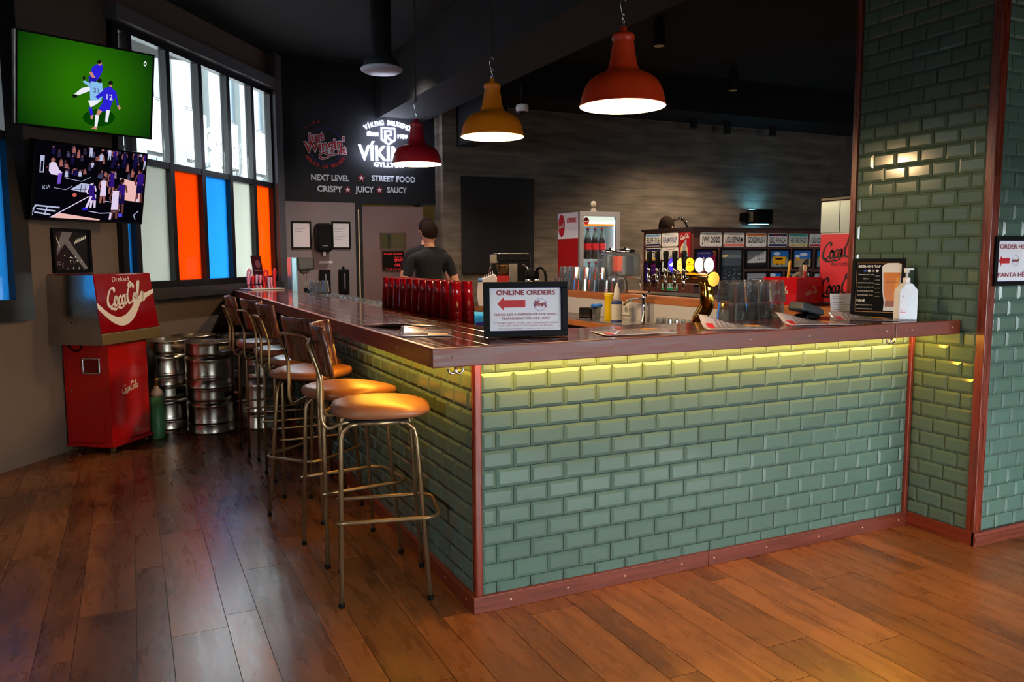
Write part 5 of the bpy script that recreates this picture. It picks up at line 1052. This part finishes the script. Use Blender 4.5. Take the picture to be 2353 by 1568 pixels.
P.done(bs_, 'print'); txt('BEER ON TAP', .082, .255, .011, WHITEP, bs_, w=.105, z=.0075, off=.0005); txt('WINE', .047, .078, .013, WHITEP, bs_, w=.042, z=.006, off=.0005)
for k, s in enumerate(('VÍKING GYLLTUR', 'BOLI', 'EINSTÖK WHITE ALE', 'VÍKING CLASSIC LITE', 'BONDI SESSION IPA', 'SOMERSBY 4,5%')): txt(s, .068, .212 - .021 * k, .0055, WHITEP, bs_, w=min(.075, .0056 * len(s)), z=.006); txt('1.290 KR', .122, .206 - .021 * k, .004, WHITEP, bs_, w=.024, z=.006)
for k, s in enumerate(('RED FRONTIER 12%', 'WHITE FRONTIER 12%')): txt(s, .066, .056 - .02 * k, .0055, WHITEP, bs_, w=.078, z=.006)
txt('VÍKING BRUGGHÚS', .19, .175, .007, C_(60, 24, 10), bs_, w=.055, z=.0075)
MB().box((.1, 0, -.08), (.15, .15, -.07)).build('rear_stay', BLACK, bs_)
sn = thing('sanitizer_bottle', 'translucent white pump sanitizer bottle beside the beer menu', 'bottle', (2.235, -.10, 1.086), -.45)
SB = M('frosted_plastic', (214, 218, 226), .35, spec=.4, alpha=1); MB().prism([(-.044, 0), (.044, 0), (.045, .004), (.045, .142), (.02, .172), (.014, .176), (-.014, .176), (-.02, .172), (-.045, .142), (-.045, .004)], -.03, .03, 'y').build('body', SB, sn, bev=.008, seg=3); MB().lathe([(.017, .174), (.017, .2), (.012, .204)], 18).build('cap', WHITE, sn); MB().lathe([(.006, .2), (.006, .225), (.012, .228), (.012, .24)], 12).box((-.012, -.008, .24), (.03, .008, .248)).build('pump', WHITE, sn)
lb_ = bpy.data.objects.new('front_label', None); COL.objects.link(lb_); lb_.parent = sn; lb_.matrix_local = Matrix.Translation((-.022, -.0306, .075)) @ Matrix.Rotation(PI / 2, 4, 'X'); P = Print(z=0); P.r(PAPER, -.02, -.05, .012, .055).e(C_(30, 40, 90), -.006, .04, .004).r(REDP, -.018, -.04, .01, -.037).e(REDP, -.012, -.03, .003); P.done(lb_, 'print')
oh = plane_root('order_here_sign', 'black framed order here sign with red arrow on the tiled pier', 'sign', (2.462, -.372, 1.252), RX)
w, h = .36, .232; frame_bars(oh, 0, 0, w, h, .02, .018, BLACK); P = Print(z=.004); P.r(M('royal_blue', (20, 20, 130), .4), .016, .016, w - .016, h - .016).r(PAPER, .022, .022, w - .022, h - .022).p(REDP, [(.042, .118), (.062, .145), (.062, .131), (.12, .131), (.12, .105), (.062, .105), (.062, .09)]); P.l(BLUEP, [(.165 + .024 * math.cos(2 * PI * i / n), .118 + .024 * math.sin(2 * PI * i / n)) for i in range(n + 1)], .0014); P.done(oh, 'print')
txt('ORDER HERE!', .16, .183, .021, MAROON, oh, w=.23, z=.006, off=.0003); txt('PANTA HÉR!', .155, .05, .021, MAROON, oh, w=.23, z=.006, off=.0003); txt("Wingin'", .165, .118, .013, MAROON, oh, w=.055, z=.006, rot=.15, shear=.12, off=.0006)
# laminated menus lying on the bar top
LAM = M('laminated_menu', (176, 172, 190), .12, coat=.8)
def menu(quad, label, curl=None, dark=True):
    t = thing('laminated_menu', label, 'menu', (0, 0, 1.0865), 0, 'laminated menus on the bar top'); nx = 10; mb = MB(); vs = []
    a, b, c, d = [Vector(q + (0,)) for q in quad]
    def S_(u, v): 
        p = a.lerp(b, u).lerp(d.lerp(c, u), v); z = .0015
        if curl: z += curl[0] * math.exp(-((u - curl[1]) ** 2 + (v - curl[2]) ** 2) / curl[3])
        return p + Vector((0, 0, z))
    for k in (0, .0012):
        for j in range(nx + 1):
            for i in range(nx + 1): vs.append(S_(i / nx, j / nx) + Vector((0, 0, k)))
    W_ = nx + 1; o = W_ * W_; fs = []
    for j in range(nx):
        for i in range(nx): q = (j * W_ + i, j * W_ + i + 1, (j + 1) * W_ + i + 1, (j + 1) * W_ + i); fs.append(q[::-1]); fs.append(tuple(o + x for x in q))
    for i in range(nx): fs.append((i, i + 1, o + i + 1, o + i)); fs.append((nx * W_ + i + 1, nx * W_ + i, o + nx * W_ + i, o + nx * W_ + i + 1)); fs.append(((i + 1) * W_, i * W_, o + i * W_, o + (i + 1) * W_)); fs.append((i * W_ + nx, (i + 1) * W_ + nx, o + (i + 1) * W_ + nx, o + i * W_ + nx))
    mb.add(vs, fs, True); mb.build('sheet', LAM, t)
    pr = MB(); pr2 = MB()
    for (u0, v0, u1, v1, m_) in [(.06, .84, .5, .94, 0), (.55, .1, .92, .32, 1)] + [(.08, .76 - .07 * k, .9 - .1 * (k % 3), .785 - .07 * k, 2) for k in range(6)]:
        pr.m(m_); P0 = [S_(u0 + (u1 - u0) * i / 4, v) + Vector((0, 0, .0018)) for v in (v0, v1) for i in range(5)]; pr.add(P0, [(i, i + 1, i + 6, i + 5) for i in range(4)])
    pr.build('print', [C_(190, 40, 50), C_(200, 140, 60), C_(110, 106, 126)], t); return t
def quad(cx, cy, ang, w=.21, h=.3):
    c, s = math.cos(ang), math.sin(ang); return [(cx + x * c - y * s, cy + x * s + y * c) for x, y in ((-w / 2, -h / 2), (w / 2, -h / 2), (w / 2, h / 2), (-w / 2, h / 2))]
menu(quad(-.085, .72, .35), 'laminated menu on the long bar top nearest the red tumblers', (.02, 0, 0, .2)); menu(quad(-.09, .30, -.35), 'laminated menu on the bar top corner beside the order sign', (.018, 0, 1, .2))
menu(quad(.66, -.085, 1.35), 'laminated menu lying between the order sign and the beer tower', (.012, .5, 0, .3)); menu(quad(1.2, -.08, 1.1), 'laminated menu with raised corner in front of the beer tower', (.05, .9, 1, .15)); menu(quad(1.66, -.08, 1.15), 'laminated menu with raised corner in front of the card terminal', (.045, 1, 1, .18)); menu(quad(2.06, .0, .95), 'laminated menu lying in front of the beer menu', (.03, .9, .9, .15))
# ---------------------------------------------------------------- far end of the bar
mc = thing('drink_machine', 'pale blue and black tap machine at the far end of the bar', 'drink machine', (.30, 5.62, .986))
MB().box((0, -.1, 0), (.065, .12, .42)).build('column', M('pale_blue_metal', (140, 186, 210), .3, .3), mc, bev=.01); MB().box((.066, -.1, .29), (.235, .12, .42)).build('head', M('dark_head', (40, 38, 40), .4), mc, bev=.015, seg=3); MB().lathe([(.03, .25), (.05, .265), (.055, .29)], 16, (.15, 0, 0)).build('spout_guard', M('grey_guard', (110, 100, 104), .3), mc); MB().tube([(.14, 0, .26), (.17, 0, .02)], .004, 6).tube([(.17, .02, .26), (.19, .02, .02)], .003, 6).build('feed_rods', CHROME, mc); MB().lathe([(.04, 0), (.045, .1), (.042, .1), (.037, .006), (.0001, .005)], 16, (.18, 0, 0), caps=False).build('jar', M('smoked_glass', (40, 60, 70), .05, trans=.5), mc)
pk_ = thing('napkin_holder', 'pink and red looped plastic ornament holder on a white tray', 'holder', (.0, 5.55, 1.0868), .35)
MB().box((-.17, -.14, 0), (.19, .14, .012)).build('tray', WHITE, pk_, bev=.004)
PKM = [M('pink_plastic', (232, 140, 160), .25, coat=.4), M('red_plastic', (220, 36, 44), .25, coat=.4), M('lilac_plastic', (196, 170, 204), .25, coat=.4)]
for k, (x, hh, wv_) in enumerate(((-.13, .20, .05), (-.085, .13, .03), (-.045, .14, .03), (-.005, .135, .03), (.045, .19, .06), (.085, .11, .03), (.115, .11, .03), (.15, .2, .035))):
    MB().tube(smooth([(x - wv_ * .5, -.05, .012), (x - wv_ * .45, -.03, hh * .5), (x - wv_ * .1, -.01, hh * .9), (x + wv_ * .3, 0, hh), (x + wv_ * .75, .01, hh * .85), (x + wv_ * .5, .02, hh * .55), (x + wv_ * .4, .03, .012)], 4), .011, 8).build('loop', PKM[k % 3], pk_)
MB().tube([(-.17, -.06, .05), (-.02, -.06, .055)], .006, 6).build('rail', BLACK, pk_)
bl_ = plane_root('table_leaflet', 'dark leaflet standing in front of the last orange pane', 'leaflet', (.06, 5.98, 1.10), (.8, .6, 0), (-.18, .1, 1)); MB().box((-.07, 0, 0), (.07, .33, .004)).build('sheet', C_(58, 22, 28), bl_); P = Print(z=.005); P.e(C_(120, 70, 80), .01, .24, .035, .045, 16).r(C_(140, 120, 124), -.05, .17, .05, .18).r(C_(120, 16, 24), -.06, .1, .06, .13); P.done(bl_, 'print')
# coffee corner
cf = plane_root('coffee_machine', 'steel, black and red filter coffee machine behind the bar', 'coffee machine', (2.16, 4.28, .9), (.904, -.428, 0))
MB().box((-.02, 0, -.06), (.2, .04, .06)).build('base', BLACK, cf); MB().box((.08, .04, -.05), (.2, .46, .05)).build('tower', BLACK, cf, bev=.01); MB().box((-.19, .44, -.03), (-.115, .53, .03)).build('spout_head', STEEL, cf, bev=.006); MB().tube([(-.15, .53, 0), (-.05, .535, 0), (.18, .535, 0), (.2, .52, 0), (.2, .2, 0)], .006, 8).build('water_pipe', CHROME, cf); MB().box((-.12, .46, -.04), (.2, .53, .04)).build('reservoir', BLACK, cf, bev=.006)
MB().tube([(-.17, .45, 0), (-.2, .34, 0)], .008, 8).build('steam_arm', CHROME, cf); MB().box((.0, .2, .0), (.08, .44, .055)).build('steel_panel', STEEL, cf, bev=.004); MB().box((-.12, .08, -.05), (.0, .32, .05)).build('red_panel', M('coffee_red', (190, 16, 22), .3), cf, bev=.004)
MB().lathe([(.03, .33), (.05, .36), (.068, .42), (.07, .425)], 20, M4=Matrix.Translation((-.06, 0, .02)) @ Matrix.Rotation(-PI / 2, 4, 'X')).build('filter_basket', M('filter_bronze', (150, 120, 80), .2, .8), cf)
kt = thing('coffee_pot', 'black and steel coffee pot with curved handle beside the coffee machine', 'coffee pot', (2.2, 3.86, .9), .4); MB().lathe([(.07, 0), (.075, .01), (.075, .27), (.06, .3)], 24).build('body', STEEL, kt); MB().lathe([(.062, .3), (.066, .31), (.066, .36), (.05, .39), (.02, .4)], 24).build('lid', BLACK, kt); MB().tube(smooth([(.0, -.05, .38), (.0, -.1, .4), (.0, -.15, .36), (.0, -.16, .25), (.0, -.12, .18)], 4), .012, 8).build('handle', BLACK, kt); MB().tube(smooth([(0, .05, .38), (0, .09, .42), (0, .12, .43)], 3), .008, 6).build('spout', CHROME, kt)
bg_ = thing('paper_bag', 'white paper bag of stacked takeaway sheets with blue top edge', 'bag', (2.13, 4.72, .9), -.45); MB().prism([(-.1, 0), (.1, 0), (.11, .15), (.1, .27), (.06, .33), (-.1, .27), (-.115, .12)], -.06, .06, 'y').build('body', PAPER, bg_, bev=.008); MB().tube([(-.1, -.062, .265), (-.06, -.062, .27)], .02, 8).build('blue_edge', M('bag_blue', (90, 140, 210), .5), bg_)
for k in range(6): MB().box((-.06 + .02 * k, -.05, .25), (-.055 + .02 * k, .05, .30 + .012 * k)).build('paper_sheet', PAPER, bg_)
cw = tag(MB().ball((2.1, 5.2, .92), (.05, .13, .03), 12, 8).ball((2.08, 5.1, .925), (.04, .06, .03), 10, 6).build('grey_cloth', M('grey_cloth', (70, 70, 78), .9, bump=.5, bs=40)), 'crumpled dark grey cloth on the worktop by the waiter', 'cloth')
bb_ = thing('blue_package', 'bright blue package on the shelf below the bar top edge', 'package', (.62, 1.62, .93), .5); MB().box((-.1, -.14, 0), (.1, .14, .14)).build('carton', M('package_blue', (40, 150, 230), .4), bb_, bev=.02, seg=3); MB().box((-.101, -.12, .02), (-.1, .12, .09)).box((-.08, -.141, .02), (.08, -.14, .09)).build('label_print', M('package_navy', (30, 40, 140), .4), bb_)
pst = thing('package_stand', 'dark low stand under the blue package inside the bar', 'stand', (.66, 1.62, 0)); MB().box((-.14, -.2, 0), (.14, .2, .93)).build('body', M('dark_carcass', (30, 26, 26), .6), pst)
# coil tap behind the partition
ct_ = thing('coil_faucet', 'tall spring-coil kitchen faucet behind the partition', 'faucet', (5.0, 5.35, 0)); MB().tube(smooth([(-.15, 0, 0), (-.15, 0, 1.5), (-.14, 0, 1.75), (-.06, 0, 1.87), (.04, 0, 1.86), (.12, 0, 1.76)], 6), .012, 8).build('pipe', M('dark_pipe', (70, 60, 56), .3, .7), ct_)
for k in range(9): a = math.radians(120 - 11 * k); MB().tube([(-.01 + .13 * math.cos(a) + .02 * math.cos(a) * math.cos(q), .02 * math.sin(q), 1.75 + .12 * math.sin(a) + .02 * math.sin(a) * math.cos(q)) for q in [2 * PI * i / 10 for i in range(10)]], .004, 5, True).build('coil', STEEL, ct_)
# ---------------------------------------------------------------- street building outside the windows
bd = thing('street_building', 'pale grey office building seen through the clear panes', 'building'); bd.matrix_world = MW
FAC = M('facade_grey', (56, 61, 63), .9); FWH = M('facade_white', (80, 82, 81), .8); FGL = M('facade_glass', (40, 49, 56), .3, spec=.2)
MB().box((-14, 10.3, -.3), (34, 12, 9.4)).build('wall', FAC, bd)
for k in range(12):
    s = 8 + 2.0 * k
    MB().box((s - .3, 10.0, -.3), (s + .3, 10.3, 9.4)).build('pilaster', M('facade_pilaster', (68, 73, 73), .9), bd)
    for z in (1.2, 4.5):
        MB().box((s + .32, 10.1, z), (s + 1.68, 10.3, z + 1.5)).build('panel', FWH, bd)
        wq = MB().box((s + .36, 10.2, z + 1.55), (s + 1.64, 10.32, z + 3.2)).build('window', M('facade_frame', (96, 100, 102), .6), bd)
        for q in (0, 1): MB().box((s + .4 + .62 * q, 10.17, z + 1.6), (s + .97 + .62 * q, 10.21, z + 3.15)).build('pane', FGL, wq)
tre = thing('bare_tree', 'leafless street tree outside the window', 'tree', MW @ Vector((17.3, 8.6, -.3)))
mb = MB(); random.seed(5)
def branch(p, d, l, r, n):
    q = p + d * l; mb.tube([p, p.lerp(q, .5) + Vector((random.uniform(-.05, .05),) * 3), q], [r, r * .85, r * .65], 5)
    if n:
        for k in range(3): branch(q, (d + Vector((random.uniform(-.7, .7), random.uniform(-.7, .7), random.uniform(-.1, .5)))).normalized(), l * .68, r * .6, n - 1)
branch(Vector((0, 0, 0)), Vector((.02, .03, 1)), 1.9, .05, 5); mb.build('branches', M('bark', (84, 78, 76), .9), tre)

for k, (x, y, e, _) in enumerate(SPOTS):
    t = thing('ceiling_spot_and_fill', 'black ceiling spotlight can over the room, last three added as fill', 'spotlight', (x, y, 3.36), 0, 'ceiling spotlights over the room'); MB().lathe([(.05, 0), (.055, .01), (.055, .2), (.03, .26)], 16, caps=False).build('can', BLACKM, t); MB().lathe([(.0001, .03), (.05, .03)], 16, caps=False).build('lens', emit('warm_lens', (255, 200, 130), 4), t)
# ---------------------------------------------------------------- people
SKIN = M('skin', (205, 150, 125), .5, spec=.4); SHIRT = M('black_shirt', (16, 17, 22), .85, bump=.15, bs=60); TROU = M('dark_trousers', (24, 24, 30), .85); HAIRB = M('dark_brown_hair', (34, 21, 15), .9, spec=.15, bump=.6, bs=140); SHOE = M('black_shoes', (12, 12, 12), .5)
def person(label, loc, rz, H, handL, handR, elL, elR, hair=HAIRB, beard=False):
    k = H / 1.8
    V = []; E_ = []; Rr = []
    def v(x, y, z, r, p=None, r2=None):
        V.append((x * k, y * k, z * k)); Rr.append((r * k, (r2 or r) * k)); i = len(V) - 1
        if p is not None: E_.append((p, i))
        return i
    # facing +y ; x to the figure's right
    pel = v(0, 0, .96, .15, None, .115); wst = v(0, .01, 1.12, .14, pel, .105); ch = v(0, .0, 1.32, .165, wst, .115); up = v(0, -.01, 1.43, .14, ch, .085); nk = v(0, 0, 1.53, .056, up); hd = v(0, .015, 1.62, .06, nk)
    for s, hand, el in ((-1, handL, elL), (1, handR, elR)):
        hip = v(s * .09, 0, .92, .095, pel); kn = v(s * .1, .02, .5, .06, hip); an = v(s * .1, -.01, .09, .042, kn); v(s * .105, .12, .04, .035, an)
        sh = v(s * .19, -.01, 1.43, .068, up); e = v(*el, .045, sh); wr = v(*hand, .03, e)
    me = bpy.data.meshes.new('sk'); me.from_pydata(V, E_, []); ob = bpy.data.objects.new('sk', me); COL.objects.link(ob)
    m = ob.modifiers.new('s', 'SKIN'); sv = me.skin_vertices[0].data
    for i, r in enumerate(Rr): sv[i].radius = r
    sv[0].use_root = True
    u = ob.modifiers.new('u', 'SUBSURF'); u.levels = 2
    dg = bpy.context.evaluated_depsgraph_get(); ev = ob.evaluated_get(dg).to_mesh()
    mb = MB(); mb.add([x.co[:] for x in ev.vertices], [tuple(p.vertices) for p in ev.polygons], True); bpy.data.objects.remove(ob)
    hz = 1.69 * k; mb.ball((0, .012 * k, hz), (.076 * k, .098 * k, .118 * k), 20, 14).ball((0, .035 * k, hz - .06 * k), (.058 * k, .065 * k, .062 * k), 14, 10)
    mb.tube([(0, .1 * k, hz + .01 * k), (0, .122 * k, hz - .025 * k), (0, .105 * k, hz - .035 * k)], [.008 * k, .014 * k, .012 * k], 8)
    for s in (-1, 1): mb.ball((s * .079 * k, .0, hz - .01 * k), (.012 * k, .02 * k, .032 * k), 8, 8)
    for s, hand, el in ((-1, handL, elL), (1, handR, elR)):     # hands
        w_ = Vector(hand) * k; d = (w_ - Vector(el) * k).normalized(); side = Vector((0, 1, 0)) if abs(d.y) < .8 else Vector((1, 0, 0)); side = (side - d * side.dot(d)).normalized(); pal = d.cross(side)
        mb.tube([w_, w_ + d * .04, w_ + d * .085], [.028, .036, .036], 10)
        for q, (o_, l_) in enumerate(((-.03, .06), (-.01, .075), (.01, .07), (.03, .055))):
            a = w_ + d * .08 + side * o_; mb.tube([a, a + d * l_ * .5 + pal * .006 * s, a + d * l_ * .9 + pal * .02 * s], [.0098, .009, .0075], 6)
        a = w_ + d * .03 + side * .034; mb.tube([a, a + d * .03 + side * .02, a + d * .06 + side * .026], [.0115, .0105, .009], 6)
    o = bpy.data.objects.new('b', mb.mesh('b', SKIN)); COL.objects.link(o)
    rm = o.modifiers.new('r', 'REMESH'); rm.mode = 'VOXEL'; rm.voxel_size = .0095; sm = o.modifiers.new('sm', 'SMOOTH'); sm.iterations = 3; sm.factor = .5
    dg = bpy.context.evaluated_depsgraph_get(); bm_ = bpy.data.meshes.new_from_object(o.evaluated_get(dg)); bpy.data.objects.remove(o)
    bm_.name = 'person'; bm_.materials.clear()
    for q in (SKIN, SHIRT, TROU, SHOE): bm_.materials.append(q)
    for p in bm_.polygons:
        c = p.center / k; mi = 0
        arm = abs(c.x) > .2 and c.z < 1.22 and not (abs(c.x) < .17)
        if c.z < .09: mi = 3
        elif c.z < .98 and abs(c.x) < .22: mi = 2
        elif c.z < 1.525 + .02 * (c.y < 0): mi = 1
        if mi == 1:
            for s, hand, el in ((-1, handL, elL), (1, handR, elR)):
                if c.x * s > .17:
                    e_ = Vector(el); sh_ = Vector((s * .175, -.01, 1.43)); t_ = (c - sh_).dot((e_ - sh_)) / (e_ - sh_).length_squared
                    if t_ > .6 and c.x * s > .19: mi = 0
        if mi == 2 and c.z > .75 and abs(c.x) > .19: mi = 0
        p.material_index = mi; p.use_smooth = True
    o = bpy.data.objects.new('person', bm_); COL.objects.link(o); o.location = loc; o.rotation_euler = (0, 0, rz); tag(o, label, 'person', 'staff behind the bar')
    # hair cap
    vs = []; fs = []; n, m_ = 24, 12
    for j in range(m_ + 1):
        t = (j / m_) * PI * .57
        for i in range(n):
            a = 2 * PI * i / n; back = .5 - .5 * math.sin(a)     # 1 at the back
            tt_ = t * (1.0 + .18 * back) * (.74 + .26 * back)
            vs.append(((.079 * math.sin(tt_) * math.cos(a)) * k * 1.03, (.012 + .101 * math.sin(tt_) * math.sin(a)) * k * 1.0 - .003 * k, hz + (.122 * math.cos(tt_) + .004) * k))
    fs = [(j * n + i, j * n + (i + 1) % n, (j + 1) * n + (i + 1) % n, (j + 1) * n + i)[::-1] for j in range(m_) for i in range(n)]
    hb = MB(); hb.add(vs, fs, True); h_ = hb.build('hair', hair, o); so_ = h_.modifiers.new('t', 'SOLIDIFY'); so_.thickness = .012 * k; so_.offset = 0
    for s in (-1, 1):
        MB().ball((s * .028 * k, .098 * k, hz + .012 * k), (.012 * k, .008 * k, .007 * k), 8, 6).build('eye', M('eye_white', (230, 226, 220), .3), o); MB().ball((s * .028 * k, .105 * k, hz + .012 * k), .0045 * k, 8, 6).build('iris', M('iris', (40, 26, 18), .3), o)
        MB().tube([(s * .014 * k, .104 * k, hz + .03 * k), (s * .045 * k, .094 * k, hz + .032 * k)], .004 * k, 6).build('eyebrow', hair, o)
    MB().tube([(-.022 * k, .098 * k, hz - .055 * k), (0, .104 * k, hz - .054 * k), (.022 * k, .098 * k, hz - .055 * k)], .005 * k, 6).build('lips', M('lips', (170, 96, 86), .5), o)
    return o
person('man in black t-shirt seen from behind, one arm on the worktop', (1.60, 5.0, 0), -.12, 1.755, (-.3, .02, .80), (.34, .12, .96), (-.285, -.02, 1.10), (.285, -.02, 1.12))
person('person in black facing the camera behind the man in the t-shirt', (1.80, 5.66, 0), PI - .05, 1.82, (-.27, .1, .84), (.27, .05, .82), (-.27, 0, 1.1), (.28, 0, 1.1))
person('dark-haired person bending behind the licence plate partition', (4.72, 5.25, 0), -1.2, 1.87, (-.27, .1, .84), (.27, .05, .82), (-.27, 0, 1.1), (.28, 0, 1.1))
# ---------------------------------------------------------------- fit lettering to its width, turn it into plain meshes
bpy.context.view_layer.update()
for o, w in FIT:
    d = o.dimensions.x
    if d > 1e-6: o.scale.x = w / d
dg = bpy.context.evaluated_depsgraph_get()
for o in [o for o in COL.objects if o.type == 'FONT']:
    me = bpy.data.meshes.new_from_object(o.evaluated_get(dg)); nm = o.name
    q = bpy.data.objects.new('lettering', me); COL.objects.link(q); q.parent = o.parent; q.location = o.location; q.rotation_euler = o.rotation_euler; q.scale = o.scale
    bpy.data.objects.remove(o)
